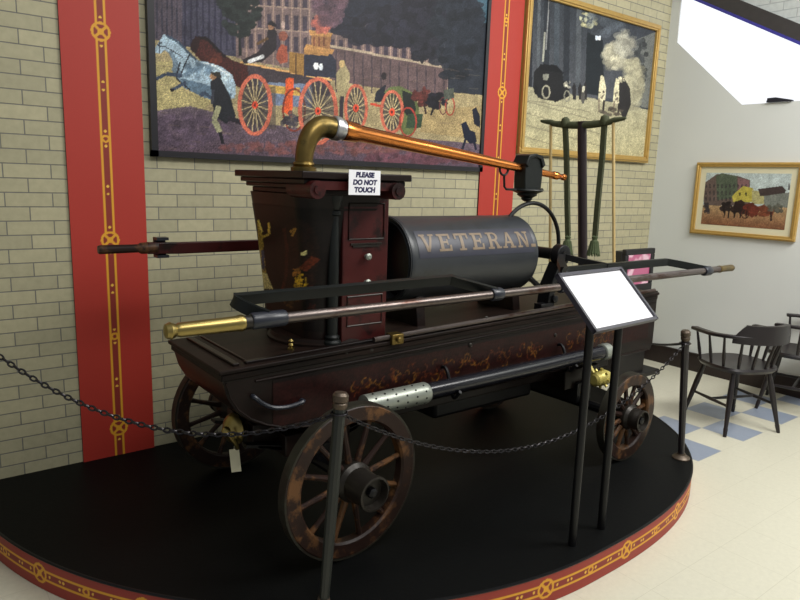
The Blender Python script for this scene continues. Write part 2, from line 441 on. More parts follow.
# sloping beam and the white painted brick above it
def beam_z(y): return 3.236+0.5365*y
b0, b1 = -0.12, -4.4
struct('trim_1', MB().prism([(X0-0.03, b0, beam_z(b0)), (X0-0.03, b1, beam_z(b1)), (X0-0.03, b1, beam_z(b1)+0.12), (X0-0.03, b0, beam_z(b0)+0.12)], (0.12, 0, 0)), M['beam'])
struct('trim_2', MB().prism([(X0-0.035, b0, beam_z(b0)-0.02), (X0-0.035, b1, beam_z(b1)-0.02), (X0-0.035, b1, beam_z(b1)+0.004), (X0-0.035, b0, beam_z(b0)+0.004)], (0.13, 0, 0)), M['beamblue'])
struct('wall_upper', MB().prism([(X0, b0, beam_z(b0)+0.12), (X0, b1, beam_z(b1)+0.12), (X0, b1, WT), (X0, b0, WT)], (0.15, 0, 0)), M['whitebrick'])
wn = struct('window_1', MB().prism([(X0+0.015, -0.0, 2.2), (X0+0.015, -4.4, 2.2), (X0+0.015, -4.4, beam_z(-4.4)+0.1), (X0+0.015, -0.0, 3.5)], (0.02, 0, 0)), emis('bright_frosted_daylight', (246, 249, 255), 1.3))
t_ = obj('wall_lamp_hood', MB().prism([(X0-0.02, -0.895, 2.238), (X0-0.02, -1.08, 2.238), (X0-0.02, -1.08, 2.246), (X0-0.02, -0.96, 2.272), (X0-0.02, -0.90, 2.27)], (0.1, 0, 0)), M['blueblack'])
tag(t_, 'small dark hood on the sill of the bright wall opening', 'lamp hood')
bb = MB(); bb.box((X0-0.018, -7, 0), (X0, 0, 0.15)); bb.box((X0-0.024, -7, 0.15), (X0, 0, 0.16))
struct('baseboard_right', bb, M['base'])
struct('baseboard_back', MB().box((4.05, -0.015, 0), (X0, 0, 0.15)), M['base'])

# ------------------------------------------------------------------ red banner stripes (painted wall boards)
GOLD = (224, 160, 40); RED = (174, 50, 37); MROON = (138, 44, 34)
PER = 0.953
def band_paint(A, horiz, L, phase, scale=1.0, ctr=None, red=RED, wk=1.0):
    """gold double line with knots, along the long axis; ctr = centre across"""
    A.mode = 'uv'; A.fill(red)
    k_ = scale
    def P(a, b): return (a, b) if horiz else (b, a)   # a along, b across
    def rect(a0, a1, b0_, b1_, c): A.poly([P(a0, b0_), P(a1, b0_), P(a1, b1_), P(a0, b1_)], c)
    hw = 0.0195*k_*wk; lw = 0.0115*k_*wk
    rect(0, L, ctr-hw, ctr+hw, MROON)
    rect(0, L, ctr-hw-lw/2, ctr-hw+lw/2, GOLD); rect(0, L, ctr+hw-lw/2, ctr+hw+lw/2, GOLD)
    n0 = int(-phase/(PER*k_))-1
    for i in range(n0, n0+int(L/(PER*k_))+4):
        a = phase+i*PER*k_
        def circ(a_, r0, r1, c):
            m_ = (A.gx-P(a_, ctr)[0])**2+(A.gy-P(a_, ctr)[1])**2
            A.c[(m_ < r1*r1) & (m_ >= r0*r0)] = c
        rr = 0.043*k_*wk
        circ(a, 0, rr, red)
        circ(a, 0, rr*0.8, MROON)
        for sgn in (-1, 1):
            d = rr*0.62
            A.line(P(a-d, ctr-sgn*d), P(a+d, ctr+sgn*d), 0.012*k_*wk, GOLD)
        circ(a, 0, rr*0.32, GOLD); circ(a, rr*0.74, rr, GOLD)
        for q in (-0.062*wk, 0.062*wk): circ(a+q*k_, 0, 0.006*k_*wk, (240, 190, 70))
        for q in (PER/4-0.018, PER/4+0.018, 3*PER/4-0.018, 3*PER/4+0.018): circ(a+q*k_, 0, 0.006*k_*wk, (240, 190, 70))
        h = a+PER/2*k_
        circ(h, 0.009*k_*wk, 0.019*k_*wk, GOLD)
        for q in (-0.034*wk, 0.034*wk): circ(h+q*k_, 0, 0.006*k_*wk, (240, 190, 70))
    return A
BW = 0.345
A = Art((0, 0, 0), (1, 0, 0), (0, 0, 1), BW, 3.4, 0.0034)
band_paint(A, False, 3.4, 0.272-HP-0.0, 1.0, BW/2)
def stripe(x, label):
    t = thing('wall_banner', (x, 0, HP), label, 'banner', 'red wall banners')
    obj('banner_board', MB().box((x, -0.010, HP), (x+BW, -0.0, HP+3.4)), M['maroon'], t)
    return t
s1 = stripe(0.66, 'red vertical wall banner with gold line and knots, left of the big street painting')
A.O = np.array((0.66, -0.0115, HP))
p1 = A.build('banner_print', M['stripev'], s1)
s2 = stripe(3.28, 'red vertical wall banner with gold lines between the two large pictures')
c_ = p1.copy(); C.objects.link(c_); c_.parent = s2

# ------------------------------------------------------------------ platform
CX, BF = 2.10, 1.98
def plat(t):
    """t 0..1 from left wall end round the front to the right wall end"""
    a = PI+PI*t
    cx, sy = math.cos(a), math.sin(a)
    if cx < 0: return (CX+1.93*cx, BF*sy)
    e = 2/2.6
    return (CX+1.90*abs(cx)**e, -BF*abs(sy)**e)
edge = [plat(i/240) for i in range(241)]
# resample evenly
ee = [Vector(p) for p in edge]; acc = [0]
for i in range(1, len(ee)): acc.append(acc[-1]+(ee[i]-ee[i-1]).length)
LEN = acc[-1]
def along(s_):
    s_ = np.clip(s_, 0, LEN); return np.stack([np.interp(s_, acc, [e.x for e in ee]), np.interp(s_, acc, [e.y for e in ee])], -1)
plt = thing('display_platform', (CX, -0.9, 0), 'low black semicircular display platform with red and gold rim under the engine', 'platform')
pm = MB(); pm.prism([(e.x, e.y, 0.0) for e in ee], (0, 0, HP))
obj('platform_top', pm, M['deckblack'], plt)
A = Art((0, 0, 0), (1, 0, 0), (0, 0, 1), LEN, HP-0.004, 0.0032)
band_paint(A, True, LEN, 0.33, 0.52, HP*0.5, (150, 48, 36), 1.8)
def bendf(gx, gy):
    p = along(gx.ravel()).reshape(gx.shape+(2,)); q = along((gx+0.004).ravel()).reshape(gx.shape+(2,))-along((gx-0.004).ravel()).reshape(gx.shape+(2,))
    n_ = np.stack([q[..., 1], -q[..., 0]], -1); n_ /= (np.linalg.norm(n_, axis=-1, keepdims=True)+1e-9)
    p = p+n_*0.003*1.0
    return np.stack([p[..., 0], p[..., 1], gy+0.001], -1)
A.build('rim_band', M['stripev'], plt, bend=bendf)
em = MB(); em.tube([(e.x, e.y, HP-0.003) for e in ee], 0.006, 6)
obj('edge_strip', em, M['black'], plt)

# ------------------------------------------------------------------ big street painting
PX0, PX1, PZ0, PZ1 = 1.037, 3.281, 1.63, 2.96
pt = thing('street_painting', (PX0, 0, PZ0), 'large dark-framed painting of horses pulling a red-wheeled steam fire engine', 'painting')
fr = MB()
for lo, hi in (((PX0, -0.035, PZ0), (PX0+0.032, 0, PZ1)), ((PX1-0.028, -0.035, PZ0), (PX1, 0, PZ1)), ((PX0, -0.035, PZ0), (PX1, 0, PZ0+0.03)), ((PX0, -0.035, PZ1-0.03), (PX1, 0, PZ1))): fr.box(lo, hi)
obj('picture_frame', fr, M['frame_dark'], pt)
A = Art((PX0+0.02, -0.022, PZ0+0.02), (1, 0, 0), (0, 0, 1), PX1-PX0-0.04, PZ1-PZ0-0.04, 0.0045)
A.fill((70, 66, 72))
A.poly([(140, -120), (500, -200), (500, 0), (150, 60)], (92, 84, 86))
A.poly([(150, 40), (200, 42), (260, 60), (330, 62), (450, 85), (500, 90), (500, 180), (150, 170)], (150, 138, 108), n=0.1)
# buildings: left block, facade with pilasters
A.poly([(150, -80), (182, -60), (182, 46), (150, 38)], (86, 78, 86))
for x in range(152, 182, 5): A.line((x, -50), (x, 38), 1.6, (60, 58, 70))
A.poly([(182, -60), (236, -60), (240, 58), (182, 46)], (70, 68, 82))
for x in range(185, 238, 6): A.line((x, -50), (x, 50), 2, (52, 50, 66))
A.poly([(236, -90), (480, -140), (480, 90), (330, 76), (236, 58)], (116, 100, 98))
for i, x in enumerate(range(240, 478, 9)):
    for y in (-62, -36, -10, 12, 33):
        A.poly([(x, y+(x-240)*0.07), (x+4, y+(x-240)*0.07), (x+4, y+15+(x-240)*0.07), (x, y+15+(x-240)*0.07)], (72, 64, 74))
    A.line((x+6.5, -90), (x+6.5, 68), 1.2, (146, 126, 116))
for y in (-48, -22, 4, 27): A.line((236, y), (480, y+17), 1.2, (150, 132, 120))
A.poly([(330, 46), (447, 68), (447, 100), (330, 80)], (100, 84, 84))
A.line((326, 45), (448, 68), 2.4, (160, 146, 128))
for x in range(336, 446, 9): A.line((x, 50+(x-336)*0.19), (x, 92+(x-336)*0.05), 1.3, (74, 64, 70))
A.poly([(448, 0), (490, -20), (490, 96), (448, 92)], (48, 52, 60)); A.poly([(470, -6), (490, -14), (490, 26), (478, 20)], (74, 98, 110))
# smoke and trees
A.blot(395, 10, 72, 34, (38, 38, 48), 330, 7, 0.85); A.blot(360, -30, 60, 40, (36, 38, 48), 200, 8, 0.85); A.blot(458, 36, 26, 44, (40, 44, 52), 220, 6, 0.8)
A.blot(424, 46, 14, 14, (38, 38, 46), 60, 4, 0.85)
A.line((240, 56), (238, -40), 3, (38, 40, 40)); A.blot(240, 2, 20, 34, (40, 46, 44), 260, 3.4, 0.85)
# ground
A.poly([(146, 62), (200, 60), (250, 72), (200, 112), (146, 110)], (160, 150, 112), n=0.12)
A.poly([(146, 112), (190, 106), (260, 124), (330, 130), (500, 146), (500, 200), (146, 170)], (104, 92, 100), n=0.15, c2=(88, 74, 84))
A.blot(190, 130, 44, 16, (84, 72, 84), 150, 4, 0.6); A.poly([(262, 116), (330, 122), (400, 132), (400, 137), (320, 130), (262, 124)], (170, 156, 122), 0.8); A.blot(320, 148, 100, 6, (112, 76, 74), 200, 3, 0.5); A.blot(420, 158, 60, 6, (96, 66, 74), 160, 3, 0.6)
A.poly([(425, 110), (480, 106), (480, 140), (420, 132)], (150, 134, 100), n=0.12)
for _ in range(120):
    x = 150+A.rs.rand()*330; y = 62+A.rs.rand()*90; A.line((x, y), (x+6+8*A.rs.rand(), y+1), 0.8, (120, 104, 88), 0.35)
# brown horse behind, grey-white horse in front
BR = (70, 36, 32)
A.poly([(192, 50), (193, 40), (199, 37), (208, 40), (218, 50), (232, 60), (250, 66), (262, 70), (262, 86), (240, 88), (215, 76), (200, 60), (196, 56)], BR, n=0.2)
A.path([(198, 38), (206, 38), (214, 46), (226, 58)], 3, (34, 22, 24)); A.poly([(192, 52), (190, 46), (193, 39), (196, 36), (200, 38), (199, 46), (196, 54)], (48, 28, 28)); A.blot(214, 58, 8, 6, (96, 54, 42), 24, 2, 0.5)
W1 = (150, 166, 176); W2 = (96, 114, 128)
A.poly([(164, 34), (167, 37), (172, 37), (178, 41), (185, 47), (191, 54), (197, 60), (210, 63), (222, 67), (232, 75), (236, 86), (235, 98), (226, 100), (202, 96), (187, 87), (177, 80), (172, 70), (173, 62), (168, 52), (164, 50), (160, 54), (155, 53), (154, 49), (159, 42)], W1, n=0.1)
A.poly([(168, 52), (173, 62), (172, 70), (177, 80), (182, 76), (178, 62), (172, 50)], (104, 118, 128)); A.path([(159, 42), (160, 53)], 1, (50, 50, 60)); A.path([(157, 45), (168, 48), (184, 58)], 1, (50, 46, 54)); A.ell(161, 43, 1, 1, (30, 30, 36))
A.path([(167, 36), (178, 42), (188, 52), (196, 60)], 2.4, (70, 84, 98)); A.path([(199, 62), (215, 66), (230, 76)], 1.6, (196, 206, 208)); A.blot(222, 78, 9, 8, (182, 194, 198), 26, 2, 0.5)
A.poly([(180, 78), (205, 84), (232, 94), (228, 104), (205, 98), (184, 88)], W2)
A.blot(196, 70, 14, 8, W2, 30, 3, 0.5); pass
A.path([(180, 62), (176, 78), (190, 90)], 1.6, (40, 36, 44)); A.path([(190, 54), (184, 66), (180, 78)], 1.4, (40, 36, 44))
for pth in ([(182, 76), (166, 74), (154, 80)], [(186, 82), (176, 88), (172, 90)], [(206, 92), (200, 96), (204, 92)], [(226, 96), (216, 102), (206, 94)]): A.path(pth, 3.4, (66, 76, 92))
A.ell(155, 80, 2, 1.6, (34, 30, 36)); A.ell(172, 90, 2.4, 1.6, (34, 30, 36))
# running fireman
DK = (40, 42, 48)
A.poly([(210, 82), (217, 74), (222, 80), (230, 96), (236, 116), (226, 124), (214, 116), (212, 98)], DK); A.ell(213, 76, 3.2, 4, (150, 120, 92)); A.poly([(210, 72), (220, 72), (222, 78), (214, 76)], (58, 56, 50))
A.path([(219, 106), (214, 120), (220, 132)], 5.5, (150, 148, 120)); A.path([(220, 132), (223, 144)], 3.4, (34, 32, 38)); A.path([(228, 118), (240, 122), (248, 124)], 5, (44, 40, 48))
A.path([(213, 90), (212, 104)], 3, (60, 62, 70))
# engine body
A.poly([(247, 64), (300, 74), (330, 80), (330, 96), (250, 86)], (70, 62, 66)); A.path([(240, 62), (300, 74), (332, 80)], 2, (200, 160, 110))
A.poly([(258, 82), (312, 84), (312, 108), (262, 104)], (112, 122, 140)); A.poly([(262, 84), (300, 88), (300, 96), (262, 92)], (176, 148, 84)); A.poly([(286, 78), (294, 78), (292, 118), (284, 112)], (196, 94, 54))
A.poly([(289, 52), (304, 54), (304, 76), (289, 72)], (142, 112, 66)); A.line((296, 54), (296, 74), 1, (90, 70, 50))
A.poly([(304, 56), (312, 48), (328, 50), (336, 60), (336, 78), (304, 76)], (52, 54, 66)); A.ell(316, 66, 2.6, 3.6, (220, 220, 220)); A.ell(321, 67, 2, 3.4, (200, 205, 210))
A.poly([(304, 48), (330, 52), (328, 56), (304, 54)], (160, 124, 80)); A.poly([(311, 32), (331, 35), (330, 50), (311, 47)], (146, 110, 78)); A.poly([(306, 44), (334, 50), (332, 54), (304, 50)], (172, 134, 88)); A.poly([(309, 30), (333, 33), (331, 37), (310, 35)], (172, 134, 88))
for x in (314, 319, 324): A.line((x, 37), (x, 46), 1.4, (112, 72, 60))
A.blot(322, 24, 10, 8, (150, 92, 82), 40, 3, 0.7); A.blot(330, 4, 14, 22, (96, 76, 84), 60, 5, 0.6)
A.poly([(277, 52), (281, 44), (287, 46), (288, 62), (280, 64), (276, 58)], (146, 84, 66)); A.ell(283, 36, 4.6, 5, (130, 84, 70)); A.ell(283, 25, 2, 4, (170, 150, 140))
A.poly([(266, 40), (268, 30), (274, 27), (277, 33), (276, 50), (262, 62), (244, 64), (242, 60), (258, 52)], (48, 42, 46)); A.ell(271, 26, 3, 4, (150, 116, 92)); A.poly([(267, 24), (271, 20), (276, 24), (277, 28)], (36, 32, 36)); A.path([(268, 38), (257, 44)], 3, (96, 74, 50)); A.path([(264, 56), (248, 62)], 3.6, (190, 190, 190))
# wheels
WR = (176, 104, 84)
def wheel2(cx, cy, rx, ry, t=4.0, c=WR, ns=16):
    A.ell(cx, cy, rx, ry, (70, 64, 66), 0.55)
    for i in range(ns*2):
        q = PI*i/ns; A.line((cx, cy), (cx+(rx-1)*math.cos(q), cy+(ry-1)*math.sin(q)), 0.8, (176, 160, 124) if i % 2 else (58, 50, 54))
    A.ring(cx, cy, rx, ry, t, c); A.ell(cx, cy, 3, 4, (196, 84, 60)); A.ell(cx, cy, 1.2, 1.6, (90, 40, 36))
A.poly([(240, 90), (276, 86), (276, 130), (240, 122)], (84, 76, 70), 0.6)
A.ring(294, 110, 12, 22, 2, (120, 62, 48)); A.blot(290, 120, 8, 8, (60, 56, 64), 20, 3)
wheel2(255, 105, 17.5, 31); wheel2(318, 111, 20, 34)
A.poly([(336, 74), (344, 62), (350, 74), (348, 96), (338, 96)], (150, 140, 110)); A.ell(342, 64, 3, 4, (170, 150, 110)); A.path([(342, 96), (341, 118)], 4, (60, 54, 60)); A.path([(348, 96), (348, 120)], 3, (160, 150, 130))
wheel2(356, 108, 12, 24, 3); A.poly([(376, 92), (386, 84), (384, 102), (374, 102)], (44, 46, 54)); A.ell(384, 76, 2.6, 4, (50, 44, 46)); A.path([(370, 104), (382, 106)], 2.4, (180, 80, 60))
A.poly([(384, 92), (390, 87), (400, 86), (412, 92), (419, 106), (418, 124), (412, 134), (402, 136), (398, 112)], (98, 106, 70)); A.poly([(402, 90), (412, 94), (416, 108), (414, 124), (404, 112)], (40, 44, 40)); A.poly([(408, 114), (423, 114), (421, 128), (406, 128)], (58, 74, 56))
wheel2(392, 112, 12, 22, 3); A.ring(408, 122, 9, 15, 1.6, (150, 66, 56))
A.blot(422, 97, 8, 8, (84, 46, 42), 40, 3, 0.9); A.blot(436, 100, 10, 7, (34, 32, 40), 40, 3, 0.9); A.path([(424, 104), (426, 114)], 2, (60, 40, 40)); A.path([(434, 106), (431, 115)], 2, (34, 30, 36))
A.ring(450, 106, 5, 10, 1.4, (150, 74, 60)); A.ring(443, 106, 4, 9, 1.2, (96, 60, 60)); A.poly([(444, 90), (454, 88), (454, 98), (444, 100)], (80, 84, 76))
A.poly([(461, 124), (466, 121), (470, 130), (475, 132), (477, 142), (470, 144), (464, 138)], (30, 34, 52)); A.path([(466, 138), (462, 150)], 2.4, (30, 34, 52)); A.path([(474, 140), (476, 150)], 2.4, (30, 34, 52))
A.poly([(472, 110), (476, 107), (480, 116), (480, 128), (474, 124)], (34, 36, 50))
A.grain(0.16)
A.contrast(1.2, 1.1)
A.build('painted_canvas', M['artv'], pt)

# ------------------------------------------------------------------ gold framed photograph
GX0, GX1, GZ0, GZ1 = 3.635, 5.275, 1.772, 2.905
pt = thing('framed_photograph', (GX0, 0, GZ0), 'large gold-framed grey photograph of an old street with white horses and smoke', 'picture')
def frame_rect(mb, x0, x1, z0, z1, wd, y0, y1, axis='x'):
    for a0, a1, c0, c1 in ((x0, x1, z0, z0+wd), (x0, x1, z1-wd, z1), (x0, x0+wd, z0+wd, z1-wd), (x1-wd, x1, z0+wd, z1-wd)):
        mb.box((a0, y0, c0), (a1, y1, c1))
fr = MB(); frame_rect(fr, GX0, GX1, GZ0, GZ1, 0.05, -0.04, 0); frame_rect(fr, GX0+0.012, GX1-0.012, GZ0+0.012, GZ1-0.012, 0.024, -0.048, -0.03)
obj('picture_frame', fr, M['frame_gold'], pt, bevel=0.004)
A = Art((GX0+0.045, -0.02, GZ0+0.045), (1, 0, 0), (0, 0, 1), GX1-GX0-0.09, GZ1-GZ0-0.09, 0.0065)
A.fill((68, 72, 78))
A.poly([(520, -80), (660, -20), (660, 100), (520, 96)], (60, 64, 70), c2=(90, 92, 96))
for x, wd, c in ((530, 4, (48, 50, 56)), (538, 3, (92, 96, 100)), (546, 6, (50, 54, 60)), (556, 5, (76, 82, 88)), (566, 6, (52, 56, 62)), (578, 5, (88, 92, 96)), (588, 4, (58, 62, 68))): A.line((x+2, -60), (x, 88), wd, c)
A.line((545, 32), (543, 62), 2, (150, 150, 140)); A.line((549, 0), (546, 50), 1, (130, 130, 130))
A.poly([(587, 32), (603, 40), (604, 96), (585, 94)], (38, 44, 48)); A.line((598, 36), (598, 40), 5, (190, 196, 210))
A.blot(588, 20, 9, 8, (176, 172, 140), 34, 1.8, 0.8)
A.poly([(523, 86), (560, 92), (660, 112), (655, 170), (510, 160)], (156, 152, 130), n=0.08, c2=(168, 162, 132))
A.poly([(636, 40), (660, 30), (656, 110), (630, 104)], (110, 112, 108)); A.blot(641, 60, 6, 26, (62, 64, 64), 50, 2.6, 0.8)
A.blot(615, 56, 10, 13, (164, 160, 142), 90, 4, 0.5); A.blot(625, 44, 8, 14, (150, 148, 136), 70, 4, 0.45); A.blot(633, 84, 9, 26, (150, 146, 126), 130, 4, 0.45)
A.blot(606, 20, 20, 14, (92, 98, 104), 40, 5, 0.3)
A.poly([(533, 88), (534, 72), (541, 64), (554, 66), (563, 72), (563, 80), (569, 84), (570, 96), (556, 102), (538, 98)], (38, 38, 40)); A.poly([(540, 64), (556, 65), (564, 73), (540, 70)], (26, 26, 30))
A.ring(546, 92, 4.4, 7, 1.5, (150, 146, 130)); A.ring(567, 96, 3.4, 6, 1.3, (130, 128, 116)); A.ell(536, 90, 2, 5, (30, 30, 32)); A.poly([(543, 74), (549, 74), (548, 80), (543, 80)], (130, 130, 120)); A.blot(568, 84, 4, 4, (180, 176, 160), 10, 1.4)
for x in (574, 580, 585): A.poly([(x-2, 88), (x, 82), (x+2, 86), (x+2, 100), (x-1, 100)], (48, 46, 48))
A.ell(583, 97, 2, 7, (90, 88, 84)); A.line((584, 86), (583, 92), 2.4, (180, 176, 160))
for cx, cy in ((602, 92), (617, 95)):
    A.poly([(cx-4, cy+8), (cx-3, cy-6), (cx-1, cy-17), (cx+2, cy-15), (cx+4, cy-4), (cx+3, cy+10)], (196, 190, 164)); A.path([(cx-3, cy+6), (cx-3, cy+20)], 1.8, (130, 120, 104)); A.path([(cx+2, cy+8), (cx+1, cy+20)], 1.8, (60, 54, 50)); A.blot(cx, cy+2, 2.6, 5, (90, 82, 74), 8, 1)
A.poly([(619, 84), (623, 76), (630, 88), (631, 104), (624, 122), (619, 108)], (52, 50, 50)); A.blot(622, 80, 3, 3, (190, 184, 160), 8, 1.3); A.blot(612, 112, 12, 4, (80, 74, 66), 24, 2, 0.7)
for y in (108, 120, 132, 144): A.line((522, y-8), (600, y+14), 0.9, (112, 108, 92), 0.6)
A.line((528, 100), (590, 112), 0.9, (112, 108, 92), 0.6)
A.grain(0.12)
A.contrast(1.25, 1.1)
A.build('printed_photograph', M['artv'], pt)

# ------------------------------------------------------------------ small framed print on right wall
Y0, Y1, Z0, Z1 = -0.398, -1.235, 1.19, 1.785
pt = thing('framed_print', (X0, Y0, Z0), 'small gold-framed colour print with cream mat on the white wall', 'picture')
fr = MB()
def fr_yz(mb, ya, yb, z0, z1, wd, x0, x1):
    for a0, a1, c0, c1 in ((yb, ya, z0, z0+wd), (yb, ya, z1-wd, z1), (ya-wd, ya, z0+wd, z1-wd), (yb, yb+wd, z0+wd, z1-wd)): mb.box((x0, a0, c0), (x1, a1, c1))
fr_yz(fr, Y0, Y1, Z0, Z1, 0.036, X0-0.03, X0); fr_yz(fr, Y0-0.008, Y1+0.008, Z0+0.008, Z1-0.008, 0.012, X0-0.036, X0-0.02)
obj('picture_frame', fr, M['frame_gold'], pt, bevel=0.003)
obj('mat_board', MB().box((X0-0.014, Y1+0.03, Z0+0.03), (X0-0.002, Y0-0.03, Z1-0.03)), M['mat_board'], pt)
A = Art((X0-0.0155, Y0-0.085, Z0+0.085), (0, -1, 0), (0, 0, 1), 0.837-0.17, 0.595-0.17, 0.004)
A.fill((176, 188, 186)); 
A.poly([(700, 172), (800, 172), (800, 200), (700, 200)], (178, 190, 188))
A.poly([(703, 184), (717, 174), (738, 176), (750, 180), (750, 205), (704, 206)], (96, 82, 76)); A.poly([(716, 176), (722, 173), (737, 176), (737, 198), (717, 200)], (80, 90, 74)); A.poly([(738, 178), (749, 180), (749, 190), (738, 190)], (122, 92, 92))
for x in range(706, 750, 4):
    for y in (184, 191, 197): A.line((x, y), (x, y+4), 1.2, (56, 52, 54))
A.poly([(732, 196), (743, 186), (753, 188), (753, 202), (733, 202)], (176, 164, 74)); A.ell(740, 194, 1, 2, (70, 66, 40)); A.ell(746, 194, 1, 2, (70, 66, 40))
A.poly([(752, 190), (764, 192), (766, 204), (752, 204)], (166, 160, 112)); A.poly([(758, 189), (782, 186), (786, 190), (784, 196), (760, 196)], (66, 56, 54)); A.poly([(764, 196), (792, 192), (792, 210), (764, 210)], (116, 120, 112)); A.poly([(788, 190), (789, 182), (791, 190)], (90, 90, 90))
A.poly([(700, 205), (800, 208), (800, 232), (700, 228)], (168, 142, 104), c2=(122, 82, 58), n=0.15)
A.blot(727, 207, 5, 5, (38, 30, 30), 30, 2.2, 0.9); A.blot(740, 208, 8, 6, (42, 30, 28), 50, 2.4, 0.9); A.blot(752, 210, 8, 6, (92, 44, 34), 40, 2.4, 0.9); A.blot(766, 211, 7, 6, (100, 56, 40), 40, 2.2, 0.9); A.blot(707, 208, 3, 5, (50, 46, 50), 14, 1.8)
for x in (725, 729, 735, 741, 747): A.path([(x, 210), (x-1, 218)], 1.3, (36, 28, 28))
A.ring(745, 214, 4, 5, 1, (70, 36, 30)); A.blot(776, 208, 8, 4, (84, 84, 74), 26, 2, 0.8); A.path([(771, 212), (771, 221)], 2, (50, 34, 32))
A.grain(0.15)
A.build('printed_street_scene', M['artv'], pt)

# ================================================================== THE HAND PUMPER (heading along +x)
YN, YF, YC = -1.25, -0.74, -0.995
def deck(x): return 0.869+(x-0.89)*0.0253
eng = thing('fire_engine', (2.2, YC, HP), 'antique dark hand-pumped fire engine on four spoked wheels', 'fire engine')
# hull: rounded scow ends
xl, xr = 0.875, 3.60
prof = [(xl, deck(xl)), (xl+0.005, 0.83), (xl+0.02, 0.775), (xl+0.05, 0.72), (xl+0.10, 0.673), (xl+0.16, 0.64), (xl+0.24, 0.612), (xl+0.34, 0.597), (xl+0.5, 0.592),
        (xr-0.10, 0.592), (xr-0.02, 0.597), (xr, 0.64), (xr, deck(xr))]
hm = MB(); hm.prism([(x, YN, z) for x, z in prof], (0, YF-YN, 0))
hull = obj('hull', hm, M['hull'], eng, bevel=0.006)
# deck board with moulding lip
dk = MB()
def deckslab(mb, x0, x1, y0, y1, dz0, dz1):
    mb.prism([(x0, y0, deck(x0)+dz0), (x1, y0, deck(x1)+dz0), (x1, y0, deck(x1)+dz1), (x0, y0, deck(x0)+dz1)], (0, y1-y0, 0))
deckslab(dk, xl-0.015, xr-0.005, YN-0.014, YF+0.014, -0.004, 0.012)
deckslab(dk, xl-0.005, xr-0.01, YN-0.008, YF+0.008, -0.03, -0.004)
obj('deck_board', dk, M['hulltop'], eng, bevel=0.004)
mo = MB(); deckslab(mo, xl+0.10, xr-0.03, YN+0.02, YN+0.045, 0.010, 0.022); deckslab(mo, xl+0.05, xl+0.075, YN+0.02, YF-0.02, 0.010, 0.022); deckslab(mo, xl+0.11, xl+0.12, YN+0.02, YF-0.02, 0.010, 0.018)
obj('deck_moulding', mo, M['hull'], eng, bevel=0.003)
# side rail rod lying along the deck edge with brass clamp
rr = MB(); rr.cyl((1.52, YN-0.005, deck(1.52)+0.028), (3.55, YN-0.005, deck(3.55)+0.028), 0.011, n=10)
obj('edge_rod', rr, M['steel'], eng)
q = at(394, 338, 1, YN)
cb = MB(); cb.cbox((q[0], YN-0.005, q[2]), (0.06, 0.05, 0.045)); cb.cyl((q[0], YN-0.03, q[2]), (q[0], YN-0.045, q[2]), 0.012)
obj('brass_clamp', cb, M['oldbrass'], eng, bevel=0.004)
# side coachwork panel: lower moulding line, painted scrolls
A = Art((1.07, YN-0.0025, 0.63), (1, 0, 0), (0, 0, 1), 2.46, 0.185, 0.0055)
A.mode = 'uv'; A.fill((38, 17, 15))
A.poly([(0, 0.17), (2.46, 0.17), (2.46, 0.19), (0, 0.19)], (20, 13, 13))
for cx in (0.45, 0.62, 0.80, 1.02, 1.2, 1.42, 1.8, 1.95, 2.1):
    for _ in range(16):
        x = cx+0.10*(A.rs.rand()-0.5)*1.8; y = 0.085+0.05*(A.rs.rand()-0.5)*(1.6)
        r = 0.012+0.02*A.rs.rand(); a0 = A.rs.rand()*6.3; ps = [(x+r*math.cos(a0+t*0.5)*(1-t*0.1), y+r*math.sin(a0+t*0.5)*(1-t*0.1)) for t in range(7)]
        c = (112, 74, 28) if A.rs.rand() > 0.5 else (84, 40, 20)
        A.path(ps, 0.006, c, 0.75)
A.grain(0.25)
def side_bend(gx, gy):
    return np.stack([1.07+gx, np.full(gx.shape, YN-0.0025), 0.63+gy+gx*0.02], -1)
A.build('painted_side_panel', M['sidev'], eng, bend=side_bend)
ml = MB(); ml.tube([(1.0, YN-0.003, 0.822), (2.2, YN-0.003, 0.852), (3.58, YN-0.003, 0.886)], 0.005, 6)
ml.tube([V(x, YN-0.002, z) for x, z in [(xl+0.012, 0.83), (xl+0.028, 0.775), (xl+0.058, 0.725), (xl+0.108, 0.68), (xl+0.168, 0.647), (xl+0.248, 0.619), (xl+0.35, 0.604), (xr-0.05, 0.604)]], 0.005, 6)
obj('side_moulding', ml, M['hulltop'], eng)
for px, py in ((346, 352), (371, 350), (486, 318), (536, 312), (470, 345), (555, 335)):
    p = at(px, py, 1, YN-0.002); bo = MB(); bo.ball((p[0], YN-0.004, p[2]), 0.011, (1, 0.6, 1), 10, 6)
    obj('bolt_head', bo, M['hub'], eng)
# curved grab handle
gh = [at(px, py, 1, YN-0.012) for px, py in ((254, 397), (262, 403), (273, 407), (288, 406), (302, 401))]
hb = MB(); hb.tube(bez([V(gh[0][0], YN+0.005, gh[0][2])]+[V(g[0], YN-0.02, g[2]) for g in gh]+[V(gh[-1][0], YN+0.005, gh[-1][2])], 6), 0.0085, 8)
obj('grab_handle', hb, M['blueblack'], eng)
